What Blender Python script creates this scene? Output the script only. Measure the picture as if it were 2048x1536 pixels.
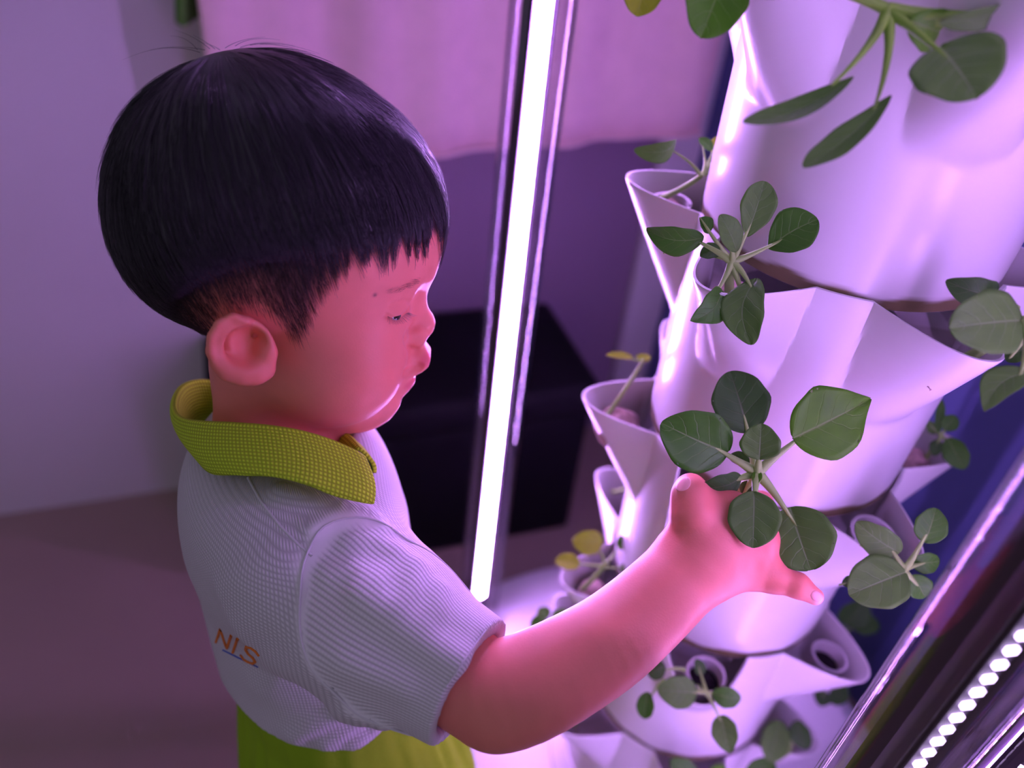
import bpy, bmesh, math, random
import numpy as np
from mathutils import Vector, Matrix

# ------------------------------------------------------------------ camera, world, exposure
for _o in list(bpy.data.objects):
    bpy.data.objects.remove(_o)
SC = bpy.context.scene
COL = SC.collection
CAM_H = 1.15                       # the phone is held 1.15 m above the floor
FPX = 1600.0                       # focal length in pixels of the 2048 x 1536 frame
_U = np.array([244.0, 2063.0, FPX]); _U /= np.linalg.norm(_U)     # world up seen by the camera
_Y = np.array([0, 0, -1.0]); _Y = _Y - _U * (_Y @ _U); _Y /= np.linalg.norm(_Y)
_X = np.cross(_Y, _U)
RCAM = np.stack([_X, _Y, _U])      # camera -> world
cam_data = bpy.data.cameras.new('camera')
cam_data.sensor_width = 36.0
cam_data.lens = 36.0 * FPX / 2048.0
cam_data.clip_start = 0.02
cam_data.dof.use_dof = True
cam_data.dof.focus_distance = 0.44
cam_data.dof.aperture_fstop = 3.4
cam = bpy.data.objects.new('camera', cam_data)
COL.objects.link(cam)
_m = Matrix([list(RCAM[i]) + [0] for i in range(3)] + [[0, 0, 0, 1]])
_m[2][3] = CAM_H
cam.matrix_world = _m
SC.camera = cam
SC.view_settings.view_transform = 'Standard'
SC.view_settings.look = 'None'
SC.view_settings.exposure = 0.08
SC.view_settings.gamma = 1.0
SC.view_settings.use_curve_mapping = False
world = bpy.data.worlds.new('world'); SC.world = world
world.use_nodes = True
world.node_tree.nodes['Background'].inputs[0].default_value = (0.58, 0.52, 0.74, 1)
world.node_tree.nodes['Background'].inputs[1].default_value = 0.33
SC.cycles.max_bounces = 10
SC.cycles.transparent_max_bounces = 16
SC.cycles.sample_clamp_indirect = 4.0
SC.cycles.caustics_reflective = False
SC.cycles.caustics_refractive = False
LED = (0.60, 0.285, 1.0)           # colour of the grow lights
LED_POWER = 130.0

def P(x, y, d):
    """world point seen at photo pixel (x, y) at depth d metres along the optical axis"""
    v = RCAM @ np.array([(x - 1024) / FPX * d, -(y - 768) / FPX * d, -d])
    v[2] += CAM_H
    return v

# ------------------------------------------------------------------ materials
MATS = {}
def nodes_of(m):
    m.use_nodes = True
    nt = m.node_tree
    return nt, nt.nodes['Principled BSDF']
def mat(name, col, rough=0.5, spec=0.5, noise=None, bump=None, sss=0.0, metal=0.0, attr=None, coat=0.0):
    """principled material; noise=(scale, amount) mottles the colour, bump=(scale, strength), attr=(name, colour) mixes a stored tint"""
    m = bpy.data.materials.new(name); MATS[name] = m
    nt, b = nodes_of(m); N = nt.nodes; L = nt.links
    b.inputs['Base Color'].default_value = (*col, 1)
    b.inputs['Roughness'].default_value = rough
    b.inputs['Specular IOR Level'].default_value = spec
    b.inputs['Metallic'].default_value = metal
    b.inputs['Coat Weight'].default_value = coat
    if sss:
        b.inputs['Subsurface Weight'].default_value = sss
        b.inputs['Subsurface Radius'].default_value = (1.0, 0.35, 0.2)
        b.inputs['Subsurface Scale'].default_value = 0.006
    tc = N.new('ShaderNodeTexCoord')
    out = None
    if noise:
        tx = N.new('ShaderNodeTexNoise'); tx.inputs['Scale'].default_value = noise[0]; tx.inputs['Detail'].default_value = 4
        L.new(tc.outputs['Object'], tx.inputs['Vector'])
        mr = N.new('ShaderNodeMapRange'); mr.inputs[1].default_value = 0.3; mr.inputs[2].default_value = 0.7
        mr.inputs[3].default_value = 1 - noise[1]; mr.inputs[4].default_value = 1 + noise[1]
        L.new(tx.outputs['Fac'], mr.inputs[0])
        mx = N.new('ShaderNodeMix'); mx.data_type = 'RGBA'; mx.blend_type = 'MULTIPLY'
        mx.inputs[0].default_value = 1.0
        mx.inputs[6].default_value = (*col, 1)
        L.new(mr.outputs[0], mx.inputs[7])
        out = mx.outputs[2]
    for (an, ac) in (attr or []):
        at = N.new('ShaderNodeAttribute'); at.attribute_name = an
        mx = N.new('ShaderNodeMix'); mx.data_type = 'RGBA'
        L.new(at.outputs['Fac'], mx.inputs[0])
        if out is None: mx.inputs[6].default_value = (*col, 1)
        else: L.new(out, mx.inputs[6])
        mx.inputs[7].default_value = (*ac, 1)
        out = mx.outputs[2]
    if out is not None: L.new(out, b.inputs['Base Color'])
    if bump:
        tx = N.new('ShaderNodeTexNoise'); tx.inputs['Scale'].default_value = bump[0]; tx.inputs['Detail'].default_value = 3
        L.new(tc.outputs['Object'], tx.inputs['Vector'])
        bp = N.new('ShaderNodeBump'); bp.inputs['Strength'].default_value = bump[1]; bp.inputs['Distance'].default_value = 0.001
        L.new(tx.outputs['Fac'], bp.inputs['Height']); L.new(bp.outputs[0], b.inputs['Normal'])
    return m
def emit_mat(name, col, strength):
    m = bpy.data.materials.new(name); MATS[name] = m
    m.use_nodes = True; nt = m.node_tree; nt.nodes.clear()
    e = nt.nodes.new('ShaderNodeEmission'); e.inputs[0].default_value = (*col, 1); e.inputs[1].default_value = strength
    o = nt.nodes.new('ShaderNodeOutputMaterial'); nt.links.new(e.outputs[0], o.inputs[0])
    return m
def clear_mat(name, tint, gloss=0.06, ior=1.45, rough=0.03):
    """thin clear plastic: see-through with a fresnel reflection"""
    m = bpy.data.materials.new(name); MATS[name] = m
    m.use_nodes = True; nt = m.node_tree; nt.nodes.clear(); N = nt.nodes; L = nt.links
    t = N.new('ShaderNodeBsdfTransparent'); t.inputs[0].default_value = (*tint, 1)
    g = N.new('ShaderNodeBsdfGlossy'); g.inputs['Roughness'].default_value = rough
    fr = N.new('ShaderNodeLayerWeight'); fr.inputs[0].default_value = 0.5
    pw = N.new('ShaderNodeMath'); pw.operation = 'POWER'; pw.inputs[1].default_value = 3.0
    mth = N.new('ShaderNodeMath'); mth.operation = 'MULTIPLY_ADD'; mth.inputs[1].default_value = 0.75; mth.inputs[2].default_value = gloss
    mth.use_clamp = True
    L.new(fr.outputs['Facing'], pw.inputs[0])
    mx = N.new('ShaderNodeMixShader'); o = N.new('ShaderNodeOutputMaterial')
    L.new(pw.outputs[0], mth.inputs[0]); L.new(mth.outputs[0], mx.inputs[0]); L.new(t.outputs[0], mx.inputs[1]); L.new(g.outputs[0], mx.inputs[2]); L.new(mx.outputs[0], o.inputs[0])
    return m

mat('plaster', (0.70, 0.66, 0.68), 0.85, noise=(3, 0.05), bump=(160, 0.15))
mat('wall_dim_violet', (0.26, 0.18, 0.27), 0.5, noise=(4, 0.05))  # grey-white wall; the dim violet light on it is put into the colour
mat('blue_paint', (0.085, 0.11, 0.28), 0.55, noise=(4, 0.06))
mat('floor_vinyl', (0.36, 0.26, 0.22), 0.6, noise=(2.5, 0.08), bump=(60, 0.1))
mat('trim_white', (0.75, 0.70, 0.74), 0.4)
mat('curtain_cloth', (0.95, 0.66, 0.68), 0.9, spec=0.1, noise=(30, 0.04))
mat('green_cloth', (0.12, 0.30, 0.06), 0.9, spec=0.1)
mat('black_cover', (0.006, 0.005, 0.007), 0.7, spec=0.15, noise=(8, 0.2))
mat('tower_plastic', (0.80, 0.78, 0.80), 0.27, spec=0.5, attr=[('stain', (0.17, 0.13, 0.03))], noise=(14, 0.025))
mat('tank_plastic', (0.76, 0.74, 0.76), 0.35, noise=(6, 0.03))
mat('channel_metal', (0.05, 0.035, 0.055), 0.35, metal=0.5)
mat('led_board', (0.16, 0.14, 0.20), 0.5)
mat('cap_plastic', (0.65, 0.62, 0.66), 0.4)
emit_mat('led_glow', LED, LED_POWER)
emit_mat('led_glow_soft', LED, LED_POWER * 1.6)
emit_mat('led_glow_front', LED, LED_POWER * 0.13)
emit_mat('led_glow_low', LED, LED_POWER * 0.78)
emit_mat('led_glow_corner', LED, LED_POWER * 0.2)
emit_mat('led_glow_back', LED, LED_POWER * 1.25)
emit_mat('led_chip_glow', (0.75, 0.55, 1.0), LED_POWER * 0.055)
clear_mat('clear_tube', (0.97, 0.95, 0.98))
mat('root_plug', (0.42, 0.30, 0.26), 0.95, spec=0.1, noise=(160, 0.4), bump=(300, 0.8))
mat('soil', (0.014, 0.011, 0.014), 0.95, spec=0.15, noise=(300, 0.5), bump=(400, 1.0))
mat('cup_plastic', (0.62, 0.58, 0.62), 0.4)
mat('stem_green', (0.30, 0.48, 0.13), 0.5, sss=0.0, noise=(60, 0.1))
mat('stem_dark', (0.17, 0.36, 0.035), 0.5, noise=(60, 0.15))

def leaf_material(name, top, vein, under, gloss=0.4):
    m = bpy.data.materials.new(name); MATS[name] = m
    nt, b = nodes_of(m); N = nt.nodes; L = nt.links
    def M(op, a, c=None, clamp=False):
        n = N.new('ShaderNodeMath'); n.operation = op; n.use_clamp = clamp
        for i, v in enumerate((a, c)):
            if v is None: continue
            if isinstance(v, (int, float)): n.inputs[i].default_value = v
            else: L.new(v, n.inputs[i])
        return n.outputs[0]
    uv = N.new('ShaderNodeUVMap'); sp = N.new('ShaderNodeSeparateXYZ'); L.new(uv.outputs[0], sp.inputs[0])
    u, v = sp.outputs[0], sp.outputs[1]
    av = M('ABSOLUTE', M('SUBTRACT', v, 0.5))                      # 0 on the midrib, 0.5 at the edge
    noi = N.new('ShaderNodeTexNoise'); noi.inputs['Scale'].default_value = 7; L.new(uv.outputs[0], noi.inputs['Vector'])
    wob = M('MULTIPLY', M('SUBTRACT', noi.outputs['Fac'], 0.5), 0.06)
    ph = M('ADD', M('SUBTRACT', u, M('MULTIPLY', av, 0.62)), wob)
    fr = M('ABSOLUTE', M('SUBTRACT', M('FRACT', M('MULTIPLY', ph, 5.5)), 0.5))
    side = M('SUBTRACT', 1.0, M('MULTIPLY', fr, 16.0), True)
    side = M('MULTIPLY', side, M('SUBTRACT', 1.0, M('MULTIPLY', av, 1.9), True))
    mid = M('SUBTRACT', 1.0, M('MULTIPLY', av, M('ADD', 22.0, M('MULTIPLY', u, 50.0))), True)
    ve = M('MAXIMUM', mid, M('MULTIPLY', side, 0.62), True)
    mot = N.new('ShaderNodeTexNoise'); mot.inputs['Scale'].default_value = 5; mot.inputs['Detail'].default_value = 3
    L.new(uv.outputs[0], mot.inputs['Vector'])
    tone = N.new('ShaderNodeMix'); tone.data_type = 'RGBA'
    tone.inputs[6].default_value = (*top, 1); tone.inputs[7].default_value = (top[0] * 1.5, top[1] * 1.45, top[2] * 1.0, 1)
    L.new(mot.outputs['Fac'], tone.inputs[0])
    vm = N.new('ShaderNodeMix'); vm.data_type = 'RGBA'
    L.new(ve, vm.inputs[0]); L.new(tone.outputs[2], vm.inputs[6]); vm.inputs[7].default_value = (*vein, 1)
    at = N.new('ShaderNodeAttribute'); at.attribute_name = 'under'
    um = N.new('ShaderNodeMix'); um.data_type = 'RGBA'
    L.new(at.outputs['Fac'], um.inputs[0]); L.new(vm.outputs[2], um.inputs[6]); um.inputs[7].default_value = (*under, 1)
    L.new(um.outputs[2], b.inputs['Base Color'])
    b.inputs['Roughness'].default_value = gloss
    b.inputs['Specular IOR Level'].default_value = 0.22
    bp = N.new('ShaderNodeBump'); bp.inputs['Strength'].default_value = 0.5; bp.inputs['Distance'].default_value = 0.0006; bp.invert = True
    L.new(M('MAXIMUM', M('MULTIPLY', mid, 0.8), side), bp.inputs['Height']); L.new(bp.outputs[0], b.inputs['Normal'])
    tr = N.new('ShaderNodeBsdfTranslucent'); tr.inputs[0].default_value = (top[0] * 2.2, top[1] * 2.2, top[2], 1)
    ms = N.new('ShaderNodeMixShader'); ms.inputs[0].default_value = 0.22
    L.new(b.outputs[0], ms.inputs[1]); L.new(tr.outputs[0], ms.inputs[2]); L.new(ms.outputs[0], N['Material Output'].inputs[0])
    return m
leaf_material('leaf_green', (0.055, 0.165, 0.028), (0.22, 0.38, 0.12), (0.11, 0.20, 0.10))
leaf_material('leaf_bright', (0.075, 0.22, 0.020), (0.26, 0.42, 0.12), (0.17, 0.25, 0.08))
leaf_material('leaf_grey', (0.085, 0.19, 0.050), (0.23, 0.36, 0.14), (0.18, 0.21, 0.13), 0.5)
leaf_material('leaf_dark', (0.045, 0.115, 0.034), (0.15, 0.22, 0.10), (0.10, 0.13, 0.08), 0.45)
leaf_material('leaf_yellow', (0.26, 0.34, 0.04), (0.36, 0.42, 0.12), (0.24, 0.30, 0.06))

# ------------------------------------------------------------------ mesh helpers
def link(name, me, m, parent=None, smooth=True):
    o = bpy.data.objects.new(name, me); COL.objects.link(o)
    if m is not None and len(me.materials) == 0: me.materials.append(MATS[m] if isinstance(m, str) else m)
    if smooth and len(me.polygons):
        me.polygons.foreach_set('use_smooth', np.ones(len(me.polygons), bool))
    if parent is not None:
        o.parent = parent
        o.matrix_parent_inverse = parent.matrix_world.inverted()
    return o
def mesh(name, v, f):
    me = bpy.data.meshes.new(name)
    me.from_pydata([tuple(map(float, a)) for a in v], [], [tuple(map(int, a)) for a in f])
    me.update()
    return me
def empty(name, loc, label, cat, group=None):
    o = bpy.data.objects.new(name, None); COL.objects.link(o)
    o.location = tuple(map(float, loc)); o.empty_display_size = 0.05
    o.matrix_world = Matrix.Translation(Vector(tuple(map(float, loc))))
    tag(o, label, cat, group)
    return o
def tag(o, label=None, cat=None, group=None, kind=None):
    if label: o['label'] = label
    if cat: o['category'] = cat
    if group: o['group'] = group
    if kind: o['kind'] = kind
    return o
def sharp(o, deg=35):
    me = o.data
    try: me.set_sharp_from_angle(angle=math.radians(deg))
    except Exception: pass
    return o
def fattr(me, name, vals):
    a = me.attributes.new(name, 'FLOAT', 'POINT')
    a.data.foreach_set('value', np.asarray(vals, np.float32))
def unit(v):
    v = np.asarray(v, float); return v / (np.linalg.norm(v) + 1e-12)
def grid_faces(nu, nv, closed_u=False, closed_v=False, off=0):
    F = []
    for i in range(nu if closed_u else nu - 1):
        for j in range(nv if closed_v else nv - 1):
            a = i * nv + j; b = ((i + 1) % nu) * nv + j
            c = ((i + 1) % nu) * nv + (j + 1) % nv; d = i * nv + (j + 1) % nv
            F.append((a + off, b + off, c + off, d + off))
    return F
def tube_arrays(pts, radii, n=10, caps=True):
    """swept round tube through 3-D points"""
    pts = [np.asarray(p, float) for p in pts]
    V, F = [], []
    prev = None
    for i, p in enumerate(pts):
        t = unit(pts[min(i + 1, len(pts) - 1)] - pts[max(i - 1, 0)])
        if prev is None:
            a = np.array([0, 0, 1.0]) if abs(t[2]) < 0.9 else np.array([1.0, 0, 0])
            x = unit(np.cross(t, a))
        else:
            x = unit(prev - t * (prev @ t))
        prev = x; y = np.cross(t, x)
        for k in range(n):
            an = 2 * math.pi * k / n
            V.append(p + radii[i] * (math.cos(an) * x + math.sin(an) * y))
    F = grid_faces(len(pts), n, closed_v=True)
    if caps:
        F.append(tuple(range(n))[::-1]); F.append(tuple((len(pts) - 1) * n + k for k in range(n)))
    return V, F
def bez(p0, p1, p2, n=8):
    p0, p1, p2 = (np.asarray(p, float) for p in (p0, p1, p2))
    return [(1 - t) ** 2 * p0 + 2 * t * (1 - t) * p1 + t * t * p2 for t in np.linspace(0, 1, n)]
def box_mesh(name, lo, hi, bevel=0.0, seg=2):
    bm = bmesh.new(); bmesh.ops.create_cube(bm, size=1.0)
    for v in bm.verts:
        for k in range(3): v.co[k] = (lo[k] + hi[k]) / 2 + v.co[k] * (hi[k] - lo[k])
    if bevel: bmesh.ops.bevel(bm, geom=bm.edges[:], offset=bevel, segments=seg, affect='EDGES', profile=0.7)
    me = bpy.data.meshes.new(name); bm.to_mesh(me); bm.free(); return me
def lathe_mesh(name, prof, n=64, center=(0, 0, 0)):
    V = []
    for (r, z) in prof:
        for k in range(n):
            a = 2 * math.pi * k / n
            V.append((center[0] + r * math.cos(a), center[1] + r * math.sin(a), center[2] + z))
    return mesh(name, V, grid_faces(len(prof), n, closed_v=True))
# ------------------------------------------------------------------ the room
WA, WB = np.array([-0.888, 0.932]), np.array([-0.599, 1.05])       # foot of the back wall
WD = unit(WB - WA); WN = np.array([WD[1], -WD[0]])                # along the wall, and into the room
def wp(s, off, z): q = WA + WD * s + WN * off; return (q[0], q[1], z)
def wall_box(name, s0, s1, o0, o1, z0, z1, m, bevel=0.0):
    me = box_mesh(name, (s0, o0, z0), (s1, o1, z1), bevel)
    for v in me.vertices:
        v.co = wp(v.co.x, v.co.y, v.co.z)
    return me
bm_floor = box_mesh('floor', (-2.6, -1.6, -0.06), (2.6, 2.9, 0.0))
tag(link('floor', bm_floor, 'floor_vinyl', smooth=False), kind='structure')
S_DIM, S_CORNER = 0.52, 1.255  # where the wall colour with the dim light in it starts, and the corner
o = link('wall_left', wall_box('wall_left', -1.5, S_DIM, -0.12, 0.0, 0, 2.5, None), 'plaster', smooth=False); tag(o, kind='structure')
o = link('wall_back', wall_box('wall_back', S_DIM, S_CORNER + 0.1, -0.12, 0.0, 0, 2.5, None), 'wall_dim_violet', smooth=False); tag(o, kind='structure')
# the blue side wall runs from the corner past the tower
CR = np.array(wp(S_CORNER, 0, 0)[:2])
RD = unit(np.array([0.345, -0.66])); RN = np.array([RD[1], -RD[0]])
def rp(s, off, z): q = CR + RD * s + RN * off; return (q[0], q[1], z)
me = box_mesh('wall_right', (0, -0.12, 0), (1.5, 0, 2.5))
for v in me.vertices: v.co = rp(v.co.x, v.co.y, v.co.z)
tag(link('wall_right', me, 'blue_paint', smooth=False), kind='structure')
me = wall_box('trim_1', S_CORNER - 0.075, S_CORNER + 0.002, 0.0, 0.02, 0, 2.5, None, 0.005)
tag(link('trim_1', me, 'trim_white'), kind='structure')

# curtain: a pleated sheet with a hem, hung in front of the back wall
def curtain():
    nu, nz = 150, 10
    V = []
    s0, s1 = 0.455, 1.20
    for i in range(nu):
        t = i / (nu - 1); s = s0 + (s1 - s0) * t
        wob = 0.012 * math.sin(t * 21 + 0.8 * math.sin(t * 9)) + 0.006 * math.sin(t * 47 + 1)
        for j in range(nz):
            zz = j / (nz - 1)
            z = 0.668 + 0.034 * t + (2.2 - 0.69) * zz ** 1.5
            V.append(wp(s, 0.085 + wob * (1 - 0.35 * (1 - zz)) , z))
    me = mesh('curtain', V, grid_faces(nu, nz))
    o = link('curtain', me, 'curtain_cloth')
    md = o.modifiers.new('thick', 'SOLIDIFY'); md.thickness = 0.003
    return o
root = empty('curtain', wp(0.8, 0.08, 0.69), 'pale pink curtain hanging over the wall behind the light tube', 'curtain')
c_ = curtain(); c_.name = 'curtain_cloth'; c_.parent = root; c_.matrix_parent_inverse = root.matrix_world.inverted()
hv = []
for i in range(120):
    t = i / 119; s = 0.455 + 0.745 * t
    wob = 0.012 * math.sin(t * 21 + 0.8 * math.sin(t * 9)) + 0.006 * math.sin(t * 47 + 1)
    hv.append(wp(s, 0.0885 + wob * 0.65, 0.672 + 0.034 * t))
V, F = tube_arrays(hv, [0.004] * len(hv), 8); link('hem', mesh('hem', V, F), 'curtain_cloth', root)
# a bit of green drape beside the curtain top
me = mesh('green_drape', [wp(0.425 + 0.03 * a + 0.008 * math.sin(b * 3), 0.055 + 0.02 * math.sin(a * 5) , 0.855 + b * 0.16) for a in np.linspace(0, 1, 10) for b in np.linspace(0, 4, 14)], grid_faces(10, 14))
o = link('drape', me, 'green_cloth'); o.modifiers.new('thick', 'SOLIDIFY').thickness = 0.004
tag(o, 'narrow green drape hanging beside the pink curtain, at the top edge', 'drape')

# black box seat behind the light tube
def box_seat():
    r = empty('storage_box', wp(0.86, 0.15, 0), 'black box-shaped storage seat by the wall behind the light tube', 'storage box')
    sF = float((np.array([0.15, 1.06]) - WA) @ WD)
    oF = float((np.array([0.15, 1.06]) - WA) @ WN)
    s0, s1 = sF - 0.62, sF
    link('body', wall_box('body', s0 + 0.008, s1 - 0.008, 0.012, oF - 0.008, 0.0, 0.285, None, 0.012), 'black_cover', r)
    link('lid', wall_box('lid', s0, s1, 0.008, oF, 0.288, 0.353, None, 0.016), 'black_cover', r)
box_seat()

# ------------------------------------------------------------------ reservoir tank
TX, TY = 0.207, 0.495
TANK_Z = 0.24
tank = empty('reservoir_tank', (TX, TY, 0), 'round white plastic reservoir tank standing under the plant tower', 'tank')
prof = [(0.0, 0.0), (0.30, 0.0), (0.312, 0.012), (0.322, 0.17), (0.327, 0.176), (0.327, 0.190), (0.320, 0.196), (0.290, 0.198)]
link('body', lathe_mesh('body', prof, 96, (TX, TY, 0)), 'tank_plastic', tank)
prof = [(0.300, 0.1985), (0.2990, 0.203), (0.286, 0.226), (0.280, 0.236), (0.272, 0.240), (0.0, 0.240)]
sharp(link('lid', lathe_mesh('lid', prof, 96, (TX, TY, 0)), 'tank_plastic', tank), 40)

# ------------------------------------------------------------------ plant tower
SP = 0.17
Z_RIM = [CAM_H - 0.218 - SP * k for k in range(-2, 4)]           # top rim of each tier, top to bottom
PHASE = {-2: -107, -1: -91, 0: -76, 1: -62, 2: -44, 3: -28}
def pocket_profile(y, t):
    """how far a planting pocket reaches out at sideways offset y, t = 0 at the mouth, 1 at its foot"""
    hw = 0.0355 * (1 - 0.12 * t)
    a = np.clip(1 - (np.abs(y) / hw) ** 2.1, 0, None)
    return 0.0935 + 0.058 * (1 - t) ** 0.85 * a - 0.004 * t
def tier_mesh(k, seed):
    ph = math.radians(PHASE[k])
    nth = 432
    th = np.arange(nth) * 2 * math.pi / nth
    hp = 0.098
    def radius(z):                                              # z measured down from the rim
        rb = 0.1005 - 0.0045 * (z / SP) - 0.0035 * np.clip(z / 0.03, 0, 1) * (z > 0)
        rb = np.full(nth, 0.100 - 0.0045 * min(1, z / SP))
        t = z / hp
        if t < 1:
            for c in range(6):
                d = (th - ph - c * math.pi / 3 + math.pi) % (2 * math.pi) - math.pi
                sel = np.abs(d) < 0.52
                # solve the polar radius where the outline crosses this bearing
                yy = np.linspace(-0.05, 0.05, 401)
                xx = pocket_profile(yy, t)
                an = np.arctan2(yy, xx); rr = np.hypot(xx, yy)
                rb[sel] = np.maximum(rb[sel], np.interp(d[sel], an, np.where(np.abs(yy) < 0.0355 * (1 - 0.12 * t), rr, 0.05)))
        return rb
    V = []; S = []
    zs = [SP + 0.006, SP + 0.001, SP - 0.001, SP - 0.0025, SP - 0.005, SP - 0.010] + list(np.linspace(SP - 0.02, hp, 6)) + list(np.linspace(hp, 0.0015, 26))[1:]
    for z in zs:
        r = radius(z if z <= SP else SP)
        if z > SP: r = r - 0.0006
        V += [(r[i] * math.cos(th[i]), r[i] * math.sin(th[i]), -z) for i in range(nth)]
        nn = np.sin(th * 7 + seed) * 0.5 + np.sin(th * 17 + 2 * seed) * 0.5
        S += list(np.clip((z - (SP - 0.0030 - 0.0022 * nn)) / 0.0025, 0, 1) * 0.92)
    nz = len(zs)
    r = radius(0.0)
    V += [((r[i] - 0.0006) * math.cos(th[i]), (r[i] - 0.0006) * math.sin(th[i]), 0.0) for i in range(nth)]; S += [0.0] * nth
    for z in list(np.linspace(0.0, 0.066, 9)):
        r = radius(z) - 0.0026
        V += [(r[i] * math.cos(th[i]), r[i] * math.sin(th[i]), -z) for i in range(nth)]
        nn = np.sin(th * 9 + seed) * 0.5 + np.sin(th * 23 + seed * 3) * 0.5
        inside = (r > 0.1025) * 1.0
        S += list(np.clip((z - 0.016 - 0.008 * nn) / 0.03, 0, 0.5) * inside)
    r = np.full(nth, 0.06)
    V += [(r[i] * math.cos(th[i]), r[i] * math.sin(th[i]), -0.066) for i in range(nth)]; S += [0.5] * nth
    rows = nz + 1 + 9 + 1
    me = mesh('tier', V, grid_faces(rows, nth, closed_v=True))
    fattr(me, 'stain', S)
    return me
tower = empty('hydroponic_tower', (TX, TY, TANK_Z), 'tall white plastic plant tower with stacked tiers of flared pockets', 'plant tower')
for k in range(-2, 4):
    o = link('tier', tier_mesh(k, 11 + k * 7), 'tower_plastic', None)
    o.location = (TX, TY, CAM_H - 0.218 - SP * k)
    sharp(o, 24)
    o.parent = tower; o.matrix_parent_inverse = Matrix.Translation((-TX, -TY, -TANK_Z))
prof = [(0.0, 0.0), (0.112, 0.0), (0.112, 0.010), (0.104, 0.016), (0.0985, 0.030), (0.0, 0.030)]
o = sharp(link('base_ring', lathe_mesh('base_ring', prof, 96), 'tower_plastic', None), 40)
o.location = (TX, TY, TANK_Z); o.parent = tower; o.matrix_parent_inverse = Matrix.Translation((-TX, -TY, -TANK_Z))

def pocket_point(k, c, r, dz=0.0, side=0.0):
    """point in pocket number c of tier k at radius r from the tower axis"""
    a = math.radians(PHASE[k] + 60 * c)
    return np.array([TX + r * math.cos(a) - side * math.sin(a), TY + r * math.sin(a) + side * math.cos(a), CAM_H - 0.218 - SP * k + dz])

# ------------------------------------------------------------------ LED light tubes around the tower
chip_me = box_mesh('led_chip', (-0.0027, -0.0014, -0.0018), (0.0027, 0.0008, 0.0018))
def light_tube(ang, label, faces, ztop=1.42, rad=0.0265, ring=0.272, zbot=TANK_Z, cut=0.045):
    """faces: (bearing the LEDs look towards, half-width of the glowing strip or 0 for bare chips, strip material)"""
    a = math.radians(ang)
    c = np.array([TX + ring * math.cos(a), TY + ring * math.sin(a)])
    r = empty('light_tube', (c[0], c[1], zbot), label, 'light tube', 'grow light tubes round the tower')
    prof = [(rad, 0.0), (rad, ztop - zbot), (rad - 0.0015, ztop - zbot), (rad - 0.0015, 0.0)]
    o = link('clear_tube', lathe_mesh('clear_tube', prof, 48, (c[0], c[1], zbot)), 'clear_tube', r); sharp(o, 50)
    o = link('end_cap', lathe_mesh('end_cap', [(0, 0.0005), (rad + 0.003, 0.0005), (rad + 0.003, 0.010), (rad + 0.0005, 0.012), (rad + 0.0005, 0.006), (0, 0.006)], 48, (c[0], c[1], zbot)), 'cap_plastic', r); sharp(o, 40)
    for (fa, half, gm) in faces:
        f = math.radians(fa); n = np.array([math.cos(f), math.sin(f)]); s = np.array([-n[1], n[0]])
        lift = 0.0095 if len(faces) > 1 else 0.0
        def loc(x, y, z): q = c + s * x + n * (y + lift); return (q[0], q[1], z)
        # open channel: a back with two low side lips
        ch = [(-0.013, 0.002), (-0.013, -0.009), (0.013, -0.009), (0.013, 0.002), (0.0118, 0.002), (0.0118, 0.0), (-0.0118, 0.0), (-0.0118, 0.002)]
        V = [loc(x, y, z) for z in (zbot + 0.014, ztop - 0.002) for (x, y) in ch]
        n8 = len(ch)
        F = [(i, (i + 1) % n8, n8 + (i + 1) % n8, n8 + i) for i in range(n8)] + [tuple(range(n8))[::-1], tuple(range(n8, 2 * n8))]
        link('channel', mesh('channel', V, F), 'channel_metal', r, smooth=False)
        z0, z1 = zbot + cut, ztop - 0.02
        hw = half if half else 0.006
        V = [loc(x, y, z) for z in (z0, z1) for (x, y) in ((-hw, 0.0004), (hw, 0.0004), (hw, 0.0016), (-hw, 0.0016))]
        F = [(0, 1, 5, 4), (1, 2, 6, 5), (2, 3, 7, 6), (3, 0, 4, 7), (3, 2, 1, 0), (4, 5, 6, 7)]
        link('led_strip', mesh('led_strip', V, F), gm if half else 'led_board', r, smooth=False)
        nchip = int((z1 - z0) / 0.0105)
        for i in range(nchip):
            z = z0 + 0.006 + i * 0.0105
            o = bpy.data.objects.new('led_chip', chip_me); COL.objects.link(o)
            q = loc(0, 0.0030, z)
            o.matrix_world = Matrix(((s[0], n[0], 0, q[0]), (s[1], n[1], 0, q[1]), (0, 0, 1, q[2]), (0, 0, 0, 1)))
            o.parent = r; o.matrix_parent_inverse = r.matrix_world.inverted()
    return r
chip_me.materials.append(MATS['led_chip_glow'])
light_tube(143, 'glowing clear light tube standing between the boy and the plant tower', [(-50, 0.0085, 'led_glow_soft')])
light_tube(-88, 'clear light tube with a dark back, in front of the tower at right', [(124, 0.0085, 'led_glow_front'), (-76, 0, None)])
light_tube(-71, 'light tube cut off by the bottom right corner of the photo', [(146, 0.0085, 'led_glow_low'), (-140, 0.006, 'led_glow_corner')])
light_tube(62, 'unseen light tube behind the tower, one face added to light the curtain', [(242, 0.0085, 'led_glow_back'), (168, 0.0085, 'led_glow_back')])  # tube out of view; second LED face added to light curtain and back wall
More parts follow.
